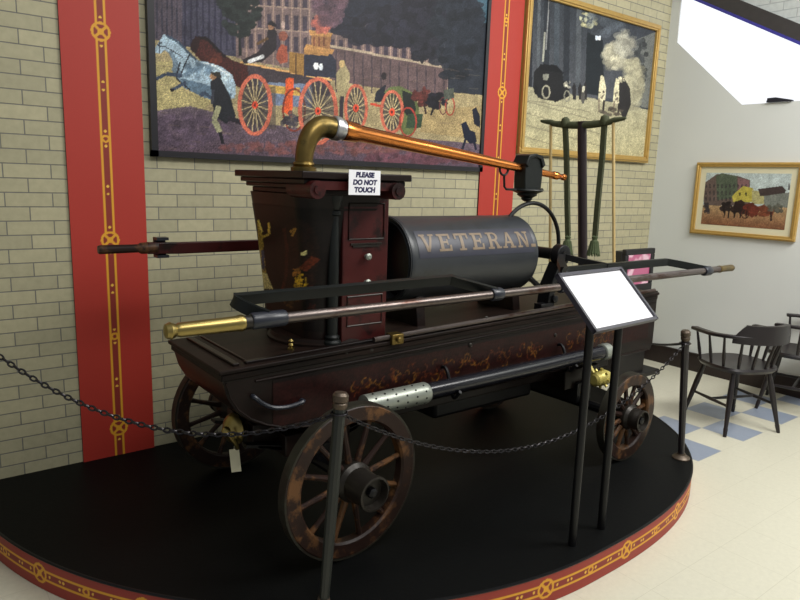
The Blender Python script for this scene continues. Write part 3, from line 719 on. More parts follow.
# undercarriage
uc = MB()
uc.box((1.05, -1.12, 0.50), (3.35, -1.06, 0.60)); uc.box((1.05, -0.93, 0.50), (3.35, -0.87, 0.60)); uc.box((1.15, -1.2, 0.47), (1.45, -0.79, 0.56)); uc.box((2.85, -1.2, 0.45), (3.15, -0.79, 0.56))
obj('undercarriage', uc, M['hull'], eng, bevel=0.005)
dr = MB(); dr.box((2.0, -1.10, 0.42), (2.7, -0.88, 0.60))  # added black block standing in for the shade under the hull
obj('underhull_shade_block', dr, M['black'], eng, bevel=0.02)
for y0 in (-1.15, -0.84):
    sp_ = MB()
    for k_ in range(4): sp_.tube(bez([(1.0+0.05*k_, y0, 0.54-0.014*k_), (1.3, y0, 0.485-0.014*k_), (1.6-0.05*k_, y0, 0.54-0.014*k_)], 6), 0, rect=(0.04, 0.012))
    obj('leaf_spring', sp_, M['black'], eng)

def wheel(xc, yface, R, heading, sgn):
    """sgn=-1: outer face toward -y"""
    a = math.radians(heading); u = V(math.sin(a), math.cos(a), 0); n_ = V(math.cos(a), -math.sin(a), 0)
    if n_.y*sgn < 0: n_ = -n_
    zc = HP+R; c = V(xc, yface, zc); th = 0.05
    ci = c-n_*th/2
    t = bpy.data.objects.new('wheel', None); C.objects.link(t); t.parent = eng
    t.location = c-origin(eng); ORG[t.name] = c.copy(); t.empty_display_size = 0.1
    rim = MB(); rim.lathe(c-n_*th, n_, [(0, R-0.012), (0.004, R-0.007), (th-0.004, R-0.007), (th, R-0.012), (th, R-0.062), (th-0.008, R-0.07), (0.008, R-0.07), (0, R-0.062), (0, R-0.012)], 56, cap=False)
    obj('rim', rim, M['wheel'], t)
    ty_ = MB(); ty_.lathe(c-n_*(th-0.003), n_, [(0, R-0.009), (0, R), (th-0.006, R), (th-0.006, R-0.009)], 56, cap=False)
    obj('tyre', ty_, M['tyre'], t)
    hr = 0.058 if R > 0.28 else 0.05; hl = 1.0 if R > 0.28 else 0.62
    hb_ = MB(); hb_.lathe(c-n_*0.13, n_, [(0, hr*0.7), (0.03, hr*0.95), (0.08, hr*1.35), (0.13, hr*1.35), (0.145, hr*1.12), (0.165, hr*1.12), (0.17, hr*1.12), (0.13+0.095*hl, hr*1.05), (0.13+0.10*hl, hr*1.14), (0.13+0.12*hl, hr*1.14), (0.13+0.122*hl, hr*1.0), (0.13+0.09*hl, hr*0.92)], 28)
    obj('hub', hb_, M['hub'], t)
    nt = MB(); nt.lathe(c-n_*0.13, n_, [(0.13+0.08*hl, 0.02), (0.13+0.11*hl, 0.02), (0.13+0.115*hl, 0.012)], 6)
    obj('axle_nut', nt, M['black'], t)
    for i in range(12):
        q_ = 2*PI*(i+0.35)/12; d = u*math.cos(q_)+V(0, 0, 1)*math.sin(q_)
        s_ = MB(); p0, p1_ = ci+d*hr*1.2, ci+d*(R-0.062)
        s_.tube([p0, p0+(p1_-p0)*0.3, p0+(p1_-p0)*0.75, p1_], [0.015, 0.0125, 0.0105, 0.013], 8)
        obj('spoke', s_, M['wheel'], t)
    return t
wheel(1.304, -1.462, 0.305, 86.6, -1)
wheel(1.262, -0.42, 0.305, 86.6, 1)
wheel(3.012, -1.515, 0.238, 88.1, -1)
wheel(2.985, -0.50, 0.2325, 88.1, 1)
ax = MB(); ax.tube([(1.304, -1.36, 0.431), (1.262, -0.52, 0.431)], 0.028, 10); ax.box((1.22, -1.22, 0.44), (1.34, -0.76, 0.50))
obj('axle', ax, M['black'], eng)
ax = MB(); ax.tube([(3.01, -1.40, 0.3585), (2.985, -0.6, 0.3585)], 0.028, 10); ax.box((2.94, -1.22, 0.37), (3.06, -0.76, 0.48))
obj('axle', ax, M['black'], eng)

# ---- pump case (tower) on the deck
tx0 = 1.27
tw = MB(); rings = []
NS = 40
def rrect(x0, x1, y0, y1, r, z, n=10):
    pts = []
    for cx, cy, a0 in ((x1-r, y1-r, 0), (x0+r, y1-r, 90), (x0+r, y0+r, 180), (x1-r, y0+r, 270)):
        for i in range(n): a = math.radians(a0+90*i/(n-1)); pts.append((cx+r*math.cos(a), cy+r*math.sin(a), z))
    return pts
zs = [deck(1.3), 0.92, 0.93, 1.0, 1.1, 1.2, 1.3, 1.4, 1.46, 1.49]
def tower_ring(z):
    t = max(0, (z-0.93)/0.56); fl = 0.075*t**1.5
    return rrect(1.28-fl*0.9, 1.62, -1.165-fl*0.6, -0.712+fl*0.05, 0.07, z)
vs = []; fs = []
for z in zs: vs += tower_ring(z)
n_ = 40
for j in range(len(zs)-1):
    for i in range(n_): fs.append((j*n_+i, j*n_+(i+1) % n_, (j+1)*n_+(i+1) % n_, (j+1)*n_+i))
fs += [tuple(range(n_)), tuple((len(zs)-1)*n_+i for i in range(n_))]
tw.add(vs, fs)
tower = obj('pump_case', tw, M['hull'], eng)
# painted figures on the case: dense skin just proud of the surface
def tower_skin():
    nz_, na = 120, 150
    z = np.linspace(0.95, 1.44, nz_); base = [np.array(tower_ring(zz)) for zz in z]
    rows = []
    for b_ in base:
        idx = np.arange(8, 34); seg = b_[idx]; d = np.r_[0, np.cumsum(np.linalg.norm(np.diff(seg[:, :2], axis=0), axis=1))]
        t = np.linspace(0, d[-1], na); rows.append(np.stack([np.interp(t, d, seg[:, k2]) for k2 in range(3)], -1))
    G = np.array(rows); ctr = np.array([1.45, -0.99, 0]); off = G-ctr; off[..., 2] = 0; off /= np.linalg.norm(off, axis=-1, keepdims=True)
    G = G+off*0.002
    A = Art((0, 0, 0), (1, 0, 0), (0, 0, 1), 1, 1, 1); A.ny, A.nx = nz_, na
    pj = np.array([[project(p) for p in row] for row in G]); A.gx = pj[..., 0]; A.gy = pj[..., 1]; A.c = np.zeros((nz_, na, 3)); A.c[:] = (17, 12, 11); A.mode = 'uv'
    A.blot(300, 262, 16, 40, (36, 19, 13), 120, 3.5, 0.4)
    A.path([(284, 228), (287, 250), (286, 275), (282, 292)], 3, (70, 30, 20)); A.ell(298, 255, 22, 36, (40, 26, 20), 0.4)
    A.poly([(257, 222), (260, 226), (263, 236), (264, 255), (266, 272), (271, 288), (262, 289), (262, 270), (259, 250)], (150, 128, 52))
    A.path([(258, 220), (262, 232)], 2, (210, 190, 90)); A.path([(269, 222), (269, 234), (263, 237)], 2.2, (190, 160, 66)); A.poly([(261, 250), (264, 250), (265, 272), (262, 268)], (60, 66, 84)); A.poly([(262, 272), (267, 274), (273, 289), (263, 289)], (196, 184, 120))
    A.path([(290, 232), (296, 228), (292, 236)], 2.2, (140, 104, 44)); A.poly([(300, 253), (306, 251), (307, 255), (302, 256)], (190, 180, 120)); A.blot(300, 282, 7, 8, (176, 140, 36), 34, 1.6, 0.85); A.blot(296, 272, 4, 4, (150, 100, 40), 14, 1.5, 0.8)
    A.poly([(298, 268), (312, 256), (320, 260), (306, 272)], (90, 40, 22)); A.blot(290, 300, 8, 8, (96, 66, 26), 20, 2, 0.6); A.blot(312, 300, 5, 20, (70, 30, 20), 24, 2, 0.5)
    A.grain(0.25)
    A.build('painted_figures', M['sidev'], eng, bend=lambda a, b: G)
tower_skin()
pn = MB(); pn.box((1.395, -1.205, deck(1.4)), (1.615, -1.10, 1.495))
obj('corner_panel', pn, M['maroon'], eng, bevel=0.004)
for z0, z1 in ((0.97, 1.09), (1.32, 1.46)):
    po = MB(); po.tube([(1.42, -1.207, z0), (1.59, -1.207, z0), (1.59, -1.207, z1), (1.42, -1.207, z1)], 0.0035, 6, closed=True)
    obj('panel_bead', po, M['hub'], eng)
po = MB(); po.cbox((1.505, -1.208, 1.300), (0.15, 0.006, 0.008)); po.cbox((1.505, -1.208, 1.293), (0.13, 0.006, 0.010))
obj('panel_moulding', po, M['hub'], eng)
for z in (1.25, 1.145):
    kb = MB(); kb.lathe((1.505, -1.205, z), (0, -1, 0), [(0, 0.007), (0.010, 0.007), (0.014, 0.013), (0.024, 0.014), (0.029, 0.007)], 14)
    obj('panel_knob', kb, M['zinc'], eng)
cl = MB(); cl.lathe((1.365, -1.185, deck(1.36)+0.01), (0, 0, 1), [(0, 0.036), (0.02, 0.036), (0.028, 0.027), (0.04, 0.030), (0.048, 0.022), (0.10, 0.022), (0.3, 0.0225), (0.52, 0.020), (0.525, 0.028), (0.54, 0.028), (0.545, 0.022), (0.58, 0.034), (0.60, 0.036)], 20)
obj('corner_column', cl, M['blackgreen'], eng)
pl = MB()
pl.lathe((1.44, -0.985, deck(1.3)+0.008), (0, 0, 1), [(0, 0.235), (0.012, 0.235), (0.018, 0.225), (0.03, 0.22)], 40)
obj('case_plinth', pl, M['hulltop'], eng)
# cornice
co = MB()
for e, z0, z1 in ((-0.055, 1.49, 1.512), (-0.035, 1.512, 1.53), (-0.018, 1.53, 1.55), (0.0, 1.55, 1.577)):
    co.box((1.17-e, -1.285-e, z0), (1.665+e, -0.70+e, z1))
obj('cornice', co, M['hull'], eng, bevel=0.004)
vo = MB()
vx0 = float(at(318, 184, 1, -1.31)[0]); vx1 = float(at(399, 186, 1, -1.31)[0])
for x in (vx0+0.015, vx1+0.015):
    vo.cyl((x-0.015, -1.31, 1.512), (x-0.015, -1.13, 1.512), 0.033, n=18); vo.cyl((x-0.015, -1.315, 1.512), (x-0.015, -1.30, 1.512), 0.016, n=12)
vo.box((vx0, -1.29, 1.512), (vx1, -1.15, 1.543))
obj('scroll_capital', vo, M['maroon'], eng)
# brass elbow, joint, long copper nozzle
yn = -0.985
el = MB(); path = bez([(1.342, yn, 1.577), (1.347, yn, 1.655), (1.372, yn, 1.722), (1.42, yn, 1.758), (1.482, yn, 1.757)], 10)
el.tube(path, [0.034+0.010*min(1, 1.4*i/len(path)) for i in range(len(path))], 20)
el.lathe((1.342, yn, 1.577), (0, 0, 1), [(0, 0.052), (0.016, 0.052), (0.02, 0.040), (0.028, 0.044), (0.036, 0.042), (0.04, 0.035)], 24)
obj('brass_elbow', el, M['oldbrass'], eng)
nd = V(2.98, yn, 1.600)-V(1.475, yn, 1.759); nu = nd.normalized(); n0 = V(1.475, yn, 1.759)
jn = MB(); jn.lathe(n0, nu, [(0, 0.046), (0.004, 0.05), (0.028, 0.05), (0.034, 0.044), (0.05, 0.042)], 24)
obj('joint_ring', jn, M['silver'], eng)
nz_ = MB(); Ln = nd.length
nz_.lathe(n0, nu, [(0.05, 0.038), (0.056, 0.043), (0.12, 0.041), (0.13, 0.035), (0.5, 0.031), (1.0, 0.024), (Ln-0.10, 0.0175), (Ln-0.095, 0.021), (Ln-0.06, 0.021), (Ln-0.055, 0.017), (Ln-0.02, 0.014), (Ln-0.015, 0.018), (Ln, 0.018)], 24)
obj('copper_nozzle', nz_, M['copper'], eng)
# lantern-shaped nozzle rest above the hoop
lx, lz = 2.685, 1.475
ln = MB()
oc = [(-0.060, 1.52), (-0.066, 1.58), (-0.066, 1.655), (-0.045, 1.70), (0.0, 1.71), (0.045, 1.70), (0.066, 1.655), (0.066, 1.58), (0.060, 1.52)]
ln.prism([(lx+x, yn-0.04, z) for x, z in oc], (0, 0.08, 0))
ln.prism([(lx+x*1.15, yn-0.05, z+0.004) for x, z in oc[2:7]]+[(lx+x*0.85, yn-0.05, z-0.014) for x, z in oc[2:7]][::-1], (0, 0.1, 0))
ln.lathe((lx, yn, lz-0.01), (0, 0, 1), [(0, 0.012), (0.012, 0.03), (0.02, 0.028), (0.035, 0.055), (0.042, 0.05), (0.056, 0.085), (0.064, 0.085), (0.07, 0.07)], 20)
obj('nozzle_rest', ln, M['blackgreen'], eng, bevel=0.004)
hk = MB(); rc = V(2.500, yn, 1.628)
hk.tube([rc+V(0.03*math.cos(t), 0, 0.03*math.sin(t)) for t in np.linspace(0, 2*PI, 17)[:-1]], 0.006, 8, closed=True)
hk.tube([(2.503, yn, 1.60), (2.510, yn, 1.54), (2.525, yn, 1.527), (2.61, yn, 1.527), (2.80, yn, 1.527)], 0.006, 8); hk.ball((2.80, yn, 1.527), 0.011)
obj('nozzle_ring_hook', hk, M['black'], eng)
# hoop
hp_ = MB(); hp_.tube([(2.69+0.235*math.cos(t), yn-0.04, 1.225+0.235*math.sin(t)) for t in np.linspace(-0.15, PI+0.15, 34)], 0.011, 10)
obj('iron_hoop', hp_, M['black'], eng)

# ---- air vessel barrel "VETERAN."
bx0, bx1, bz, br = 1.755, 2.575, 1.200, 0.195
ba = MB()
ba.lathe((bx0, YC, bz), (1, 0, 0), [(0.0, br*0.90), (0.006, br*0.90), (0.006, br), (0.02, br+0.003), (0.03, br), (0.79, br), (0.80, br+0.003), (0.815, br), (0.82, br-0.01), (0.82, br-0.03)], 64, cap=False)
ba.lathe((bx0+0.1, YC, bz), (1, 0, 0), [(0, br-0.012), (0.001, 0.0001)], 48, cap=False)
ba.lathe((bx0+0.80, YC, bz), (1, 0, 0), [(0, br-0.01), (0.001, 0.0001)], 48, cap=False)
ba.lathe((bx0, YC, bz), (1, 0, 0), [(0, br-0.002), (0.1, br-0.012)], 48, cap=False)
barrel = obj('barrel', ba, M['barrel'], eng)
def onb(x, th, r=br+0.0015):
    t = math.radians(th); return (x, YC-r*math.sin(t), bz+r*math.cos(t))
nb = MB(); NX = 30; x0_, x1_ = 1.80, 2.54
vs = [onb(x0_+(x1_-x0_)*i/NX, 45+38*j/10) for j in range(11) for i in range(NX+1)]
nb.add(vs, [(j*(NX+1)+i, j*(NX+1)+i+1, (j+1)*(NX+1)+i+1, (j+1)*(NX+1)+i) for j in range(10) for i in range(NX)])
obj('name_band', nb, M['band'], eng)
lt = MB()
TH0, TH1 = 75.0, 51.0      # baseline / cap line angle
def lp(x, y):              # letter space: x metres, y 0..1
    return onb(x, TH0+(TH1-TH0)*y, br+0.0032)
def lpoly(x0, w_, pts):
    """quad with subdivision"""
    (a, b, c2, d) = pts; n2 = 5; g = []
    for j in range(n2+1):
        for i in range(n2+1):
            s_, t = i/n2, j/n2
            x = (a[0]*(1-s_)+b[0]*s_)*(1-t)+(d[0]*(1-s_)+c2[0]*s_)*t; y = (a[1]*(1-s_)+b[1]*s_)*(1-t)+(d[1]*(1-s_)+c2[1]*s_)*t
            g.append(lp(x0+x*w_, y))
    lt.add(g, [(j*(n2+1)+i, j*(n2+1)+i+1, (j+1)*(n2+1)+i+1, (j+1)*(n2+1)+i) for j in range(n2) for i in range(n2)])
def R_(x0, y0, x1, y1): return [(x0, y0), (x1, y0), (x1, y1), (x0, y1)]
SH = 0.11
G_ = {
 'V': [[(0.40, 0), (0.60, 0), (0.30, 1), (0.08, 1)], [(0.42, 0), (0.58, 0), (0.92, 1), (0.76, 1)], R_(0, 1-SH, 0.40, 1), R_(0.62, 1-SH, 1.0, 1)],
 'E': [R_(0.14, 0, 0.36, 1), R_(0, 0, 0.9, SH*1.2), R_(0, 1-SH*1.2, 0.9, 1), R_(0.36, 0.44, 0.68, 0.56), R_(0.78, 0, 0.92, 0.34), R_(0.76, 0.68, 0.90, 1), R_(0.6, 0.34, 0.70, 0.66)],
 'T': [R_(0.39, 0, 0.61, 1), R_(0.02, 1-SH*1.2, 0.98, 1), R_(0.0, 0.66, 0.13, 1), R_(0.87, 0.66, 1, 1), R_(0.24, 0, 0.76, SH)],
 'A': [[(0.06, 0), (0.22, 0), (0.56, 1), (0.42, 1)], [(0.70, 0), (0.92, 0), (0.60, 1), (0.42, 1)], R_(0.22, 0.28, 0.76, 0.40), R_(-0.04, 0, 0.34, SH), R_(0.58, 0, 1.04, SH)],
 'N': [R_(0.12, 0, 0.26, 1), R_(0.76, 0, 0.90, 1), [(0.70, 0), (0.90, 0), (0.34, 1), (0.12, 1)], R_(0, 0, 0.40, SH), R_(0, 1-SH, 0.34, 1), R_(0.62, 1-SH, 1.02, 1)],
 '.': [R_(0.1, 0, 0.5, 0.18)],
}
def letterR():
    q = [R_(0.14, 0, 0.36, 1), R_(0, 0, 0.48, SH), R_(0, 1-SH, 0.5, 1), R_(0.36, 0.44, 0.55, 0.56), [(0.72, 0), (0.98, 0), (0.70, 0.50), (0.50, 0.50)], R_(0.66, 0, 1.06, SH)]
    for i in range(8):
        a0 = -PI/2+PI*i/8; a1 = a0+PI/8
        f = lambda a, r1, r2: (0.52+r1*math.cos(a), 0.72+r2*math.sin(a))
        q.append([f(a0, 0.17, 0.16), f(a0, 0.36, 0.28), f(a1, 0.36, 0.28), f(a1, 0.17, 0.16)])
    return q
G_['R'] = letterR()
cx_ = 1.815; wl = 0.083
for ch in 'VETERAN.':
    for q in G_[ch]: lpoly(cx_, wl, q)
    cx_ += 0.1015 if ch not in 'N' else 0.086
obj('gold_lettering', lt, M['dullgold'], eng, label='gold serif lettering VETERAN.')
for x in (1.85, 2.48):
    cr = MB(); cr.prism([(x, -1.13, deck(x)), (x, -0.86, deck(x)), (x, -0.88, 1.04), (x, -1.11, 1.04)], (0.05, 0, 0))
    obj('barrel_cradle', cr, M['hull'], eng, bevel=0.004)

# ---- rocker gear
rk = MB(); hx = 2.70
rk.tube([(2.62, -1.205, deck(2.6)), (2.64, -1.205, 1.05), (2.70, -1.205, 1.16)], 0, rect=(0.075, 0.04))
rk.lathe((2.715, -1.24, 1.205), (0, 1, 0), [(0, 0.03), (0.004, 0.052), (0.05, 0.056), (0.06, 0.045)], 20)
rk.cbox((2.60, -1.225, deck(2.6)+0.03), (0.10, 0.05, 0.05))
rk.lathe((2.65, -1.24, 0.985), (0, -1, 0), [(0, 0.022), (0.015, 0.022), (0.02, 0.012)], 6)
obj('rocker_standard', rk, M['black'], eng, bevel=0.003)
rk = MB(); rk.tube([(2.62, -0.79, deck(2.6)), (2.64, -0.79, 1.05), (2.70, -0.79, 1.16)], 0, rect=(0.075, 0.04)); rk.lathe((2.715, -0.82, 1.205), (0, 1, 0), [(0, 0.03), (0.004, 0.052), (0.05, 0.056), (0.06, 0.045)], 20)
obj('rocker_standard', rk, M['black'], eng, bevel=0.003)
sh = MB(); sh.cyl((2.715, -1.25, 1.205), (2.715, -0.78, 1.205), 0.03, n=16); sh.cyl((2.56, YC, 1.205), (2.74, YC, 1.205), 0.032, n=16); sh.tube([(2.55, -1.14, 1.10), (2.63, -1.19, 1.02)], 0.014, 8)
obj('rocker_shaft', sh, M['black'], eng)
ybar, yrail, zbar, zrail = -1.5, -1.395, 1.103, 1.156
yb2, yr2, zb2, zr2 = -0.49, -0.60, 1.234, 1.215
for nm, ya, za, yb_, zb_ in (('cross_arm', -1.22, 1.205, yrail, zrail+0.005), ('cross_arm', -0.80, 1.205, yb2, zb2-0.02)):
    ca = MB(); ca.tube([(2.70, ya, za), (2.76, (ya+yb_)/2, (za+zb_)/2), (2.86, yb_, zb_)], 0, rect=(0.035, 0.03)); ca.tube([(2.72, ya, za), (2.60, (ya+yb_)/2, (za+zb_)/2), (2.52, yb_, zb_)], 0, rect=(0.035, 0.03))
    obj(nm, ca, M['black'], eng)

# ---- pump handles (brakes)
def brake(yb, yr, zb, zr, near=True):
    t = bpy.data.objects.new('pump_handle', None); C.objects.link(t); t.parent = eng; t.location = V(2.2, yb, zb)-origin(eng); ORG[t.name] = V(2.2, yb, zb)
    xa, xb = (0.60, 3.95) if near else (0.665, 4.0)
    bar = MB(); bar.cyl((xa+0.27, yb, zb), (xb-0.15, yb, zb+0.004), 0.0185 if near else 0.016, n=16)
    obj('handle_bar', bar, M['steel'] if near else M['maroon'], t)
    g1 = MB(); g1.lathe((xa, yb, zb), (1, 0, 0), [(0, 0.010), (0.004, 0.021), (0.018, 0.026), (0.03, 0.021), (0.034, 0.018), (0.045, 0.022), (0.22, 0.024), (0.235, 0.027), (0.245, 0.024)], 20)
    obj('end_grip', g1, M['brass'] if near else M['steel'], t, label='brass end grip' if near else None)
    g1b = MB(); g1b.lathe((xa+0.245, yb, zb), (1, 0, 0), [(0, 0.022), (0.03, 0.022)], 16)
    obj('grip_collar', g1b, M['hub'], t)
    g2 = MB(); g2.lathe((xb, yb, zb+0.004), (-1, 0, 0), [(0, 0.018), (0.01, 0.02), (0.13, 0.018), (0.15, 0.022), (0.16, 0.02)], 16)
    obj('end_grip', g2, M['oldbrass'], t)
    for x0c, x1c in ((xa+0.27, xa+0.39), (1.93, 1.99), (2.36, 2.42), (xb-0.33, xb-0.26)):
        cc = MB(); cc.lathe((x0c, yb, zb+0.002), (1, 0, 0), [(0, 0.024), (0.006, 0.027), (x1c-x0c-0.006, 0.027), (x1c-x0c, 0.024)], 18)
        obj('bar_collar', cc, M['blueblack'], t)
    dz = zr-zb
    for pts in ([(xa+0.33, yb, zb+0.01), (xa+0.28, (yb+yr)/2, zb+dz*0.65), (xa+0.262, yr, zr), (xa+0.31, yr, zr+0.002), (1.3, yr, zr+0.003), (1.76, yr, zr+0.006), (1.81, yr*0.85+yb*0.15, zr), (1.96, yb, zb+0.01)],
                [(2.39, yb, zb+0.01), (2.50, yr*0.8+yb*0.2, zr-0.003), (2.6, yr, zr), (3.0, yr, zr), (3.36, yr, zr), (3.44, yr*0.9+yb*0.1, zr-0.005), (xb-0.30, yb, zb+0.01)]):
        rl = MB(); rl.tube(bez(pts, 4), 0, rect=(0.018, 0.040))
        obj('brace_rail', rl, M['blackgreen'], t)
    if not near:
        bk = MB(); bk.cbox((0.92, yb, zb), (0.05, 0.05, 0.085)); bk.cyl((0.92, yb, zb-0.05), (0.92, yb, zb+0.05), 0.009)
        obj('clamp_block', bk, M['blueblack'], t)
    return t
brake(ybar, yrail, zbar, zrail)
t_ = bpy.data.objects.new('pump_handle', None); C.objects.link(t_); t_.parent = eng; t_.location = V(2.0, yb2, zb2)-origin(eng); ORG[t_.name] = V(2.0, yb2, zb2)
mb = MB(); mb.lathe((0.665, yb2, zb2), (1, 0, 0), [(0, 0.016), (0.006, 0.019), (0.16, 0.0175), (0.17, 0.024), (0.24, 0.026)], 18); obj('end_grip', mb, M['wheel'], t_)
mb = MB(); mb.tube([(0.86, yb2, zb2), (1.0, yb2, zb2-0.004), (2.85, yb2, zb2)], 0, rect=(0.034, 0.05)); obj('handle_bar', mb, M['maroon'], t_, bevel=0.004)
mb = MB(); mb.cbox((0.925, yb2+0.035, zb2), (0.05, 0.012, 0.085)); mb.cbox((0.925, yb2+0.01, zb2+0.038), (0.05, 0.05, 0.012)); mb.cbox((0.925, yb2+0.01, zb2-0.038), (0.05, 0.05, 0.012)); obj('clamp_block', mb, M['blueblack'], t_)

# ---- small deck fittings
p = at(291, 350, 2, deck(1.1)+0.012)
fn = MB(); fn.lathe((p[0], p[1], deck(p[0])+0.01), (0, 0, 1), [(0, 0.014), (0.008, 0.014), (0.012, 0.006), (0.02, 0.011), (0.028, 0.007), (0.036, 0.011), (0.044, 0.004)], 14)
obj('brass_oiler', fn, M['brass'], eng)

# ================================================================== things on / around the engine
# suction hose hung along the side
hy = -1.335
hose = thing('suction_hose', (2.2, hy, 0.66), 'long straight black suction hose slung along the near side of the engine', 'hose')
hz0, hz1 = 0.675, 0.684
hs = MB(); hs.cyl((1.70, hy, hz0), (3.0, hy, hz1), 0.036, n=24)
obj('hose_tube', hs, M['blackgloss'], hose)
st = MB(); st.lathe((1.42, hy, hz0-0.002), (1, 0, 0), [(0, 0.02), (0.004, 0.044), (0.30, 0.046), (0.315, 0.046), (0.325, 0.041)], 28)
stn = obj('strainer', st, M['zinc'], hose, label='perforated silver strainer end')
for i in range(6):
    for j in range(-2, 3):
        a = math.radians(80+j*36+(18 if i % 2 else 0)); xq = 1.46+i*0.05; dv = V(0, -math.sin(a), math.cos(a))
        ho = MB(); ho.lathe(V(xq, hy, hz0-0.002)+dv*0.0445, dv, [(0, 0.0042), (0.0025, 0.0042)], 8)
        obj('drain_hole', ho, M['black'], stn)
cp = MB(); cp.lathe((2.96, hy, hz1), (1, 0, 0), [(0, 0.037), (0.004, 0.044), (0.055, 0.044), (0.06, 0.036)], 24)
obj('end_cap', cp, M['zinc'], hose)
for x in (1.9, 2.7):
    hg = MB(); hg.tube(bez([(x, YN+0.005, 0.74), (x, hy+0.05, 0.735), (x, hy+0.0, 0.625), (x, hy-0.045, 0.66)], 6), 0.008, 8)
    obj('hose_hook', hg, M['black'], eng)
# yellow coupling by the right wheel
p = at(601, 378, 1, -1.30)
yc = MB(); yc.lathe((p[0]-0.07, -1.30, p[2]), (1, 0, 0), [(0, 0.026), (0.01, 0.038), (0.03, 0.04), (0.04, 0.032), (0.055, 0.042), (0.10, 0.044), (0.12, 0.036), (0.135, 0.03)], 22)
for i in range(8):
    a = 2*PI*i/8; yc.cyl((p[0], -1.30+0.04*math.sin(a), p[2]+0.04*math.cos(a)), (p[0], -1.30+0.056*math.sin(a), p[2]+0.056*math.cos(a)), 0.008, n=8)
yc.tube([(p[0]-0.03, -1.28, p[2]+0.01), (p[0]-0.03, -1.22, 0.60)], 0.014, 8)
obj('hose_coupling', yc, M['yellow'], eng, label='pale yellow hose coupling')
# brass bell cap with tag at the front
p = at(241, 433, 1, -1.11)
bl = MB(); axn = V(-1, -0.12, 0.0).normalized(); c0 = V(*p)
bl.lathe(c0+V(0.02, 0.06, 0.0), axn, [(0, 0.02), (0.008, 0.055), (0.02, 0.064), (0.03, 0.06), (0.045, 0.05), (0.058, 0.03), (0.064, 0.008)], 28)
bl.tube([c0+V(0.03, 0.05, 0), V(p[0]+0.12, -0.99, 0.53), V(1.2, -0.99, 0.52)], 0.024, 12)
obj('brass_cap', bl, M['brass'], eng, label='round brass outlet cap')
bl = MB(); k1 = at(226, 431, 1, -1.13); bl.ball(tuple(k1), 0.017); bl.tube([tuple(k1), tuple(c0+V(-0.03, -0.02, -0.03)), tuple(c0+V(-0.02, -0.01, -0.055))], 0.009, 8)
obj('cap_lever', bl, M['brass'], eng)
tp = at(234, 449, 1, -1.075); b_ = at(239, 482, 1, -1.075)
tg = MB(); tg.box((-0.019, -0.0007, -0.096), (0.019, 0.0007, 0))
tgo = obj('paper_tag', tg, M['whitetag'], None, local=True, smooth=20); tgo.location = tuple(tp); tgo.rotation_euler = (0, math.radians(-5), math.radians(-25))
tag(tgo, 'small blank cream tag hanging from the brass cap under the front end', 'tag')
sg = MB(); sg.tube([(0, 0, 0), (0.006, 0.003, 0.03)], 0.0012, 6)
o_ = obj('tag_string', sg, M['whitetag'], tgo, local=True)
# PLEASE DO NOT TOUCH notice on the cornice
c3 = [at(*q, 1, -1.318) for q in ((350.5, 169.5), (382, 171), (378.5, 196), (347, 194))]
nx0 = (c3[0][0]+c3[3][0])/2; nx1 = (c3[1][0]+c3[2][0])/2; nzt = (c3[0][2]+c3[1][2])/2; nzb = (c3[2][2]+c3[3][2])/2
nt = thing('warning_notice', ((nx0+nx1)/2, -1.318, nzb), 'white paper notice reading PLEASE DO NOT TOUCH on the pump case cornice', 'notice')
pp = MB(); pp.box((nx0, -1.3185, nzb), (nx1, -1.3170, nzt))
po_ = obj('paper_sheet', pp, M['paper'], nt)
for i, tx_ in enumerate(('PLEASE', 'DO NOT', 'TOUCH')):
    cu = bpy.data.curves.new('t', 'FONT'); cu.body = tx_; cu.size = 0.025; cu.align_x = 'CENTER'; cu.align_y = 'CENTER'; cu.offset = 0.0016; cu.shear = 0.12; cu.extrude = 0.0002
    to = bpy.data.objects.new('t', cu); C.objects.link(to); bpy.context.view_layer.update()
    me = bpy.data.meshes.new_from_object(to.evaluated_get(bpy.context.evaluated_depsgraph_get())); bpy.data.objects.remove(to)
    mb = MB(); zc_ = nzt-(nzt-nzb)*(0.2+0.30*i)
    mb.add([((nx0+nx1)/2+v.co.x*1.05, -1.3188-v.co.z, zc_+v.co.y) for v in me.vertices], [tuple(pg.vertices) for pg in me.polygons])
    obj('printed_text', mb, M['ink'], po_, smooth=20)

# rack post with crossbar on the deck, straps and cords hanging
rx, ry = 3.095, -0.975
rack = thing('rope_rack', (rx, ry, deck(rx)+0.012), 'tall dark post with bowed crossbar standing on the engine deck', 'rack')
ra, rb_ = V(*at(582, 121, 1, ry)), V(*at(582.8, 258, 1, ry)); rdir = (ra-rb_)/(ra.z-rb_.z); r0 = rb_+rdir*(deck(rx)+0.012-rb_.z); LR = (ra-r0).length
rp = MB(); rp.lathe(r0, rdir, [(0, 0.06), (0.015, 0.06), (0.02, 0.030), (0.03, 0.028), (LR, 0.025)], 18)
obj('post', rp, M['racktop'], rack)
e0, e1 = at(541, 121, 0, ra.x-0.03), at(626, 118, 0, ra.x+0.03)
def cbp(t):  # along crossbar 0..1 (bowed down in the middle)
    p0, p1_ = V(*e0), V(*e1); q = p0+(p1_-p0)*t; q.z -= 0.030*math.sin(PI*t)**0.8*(1 if 0.15 < t < 0.85 else 0.6); return q
cbm = MB(); cbm.tube([cbp(i/24) for i in range(25)], [0.007+0.014*math.sin(PI*i/24)**0.6 for i in range(25)], 12)
obj('crossbar', cbm, M['green'], rack)
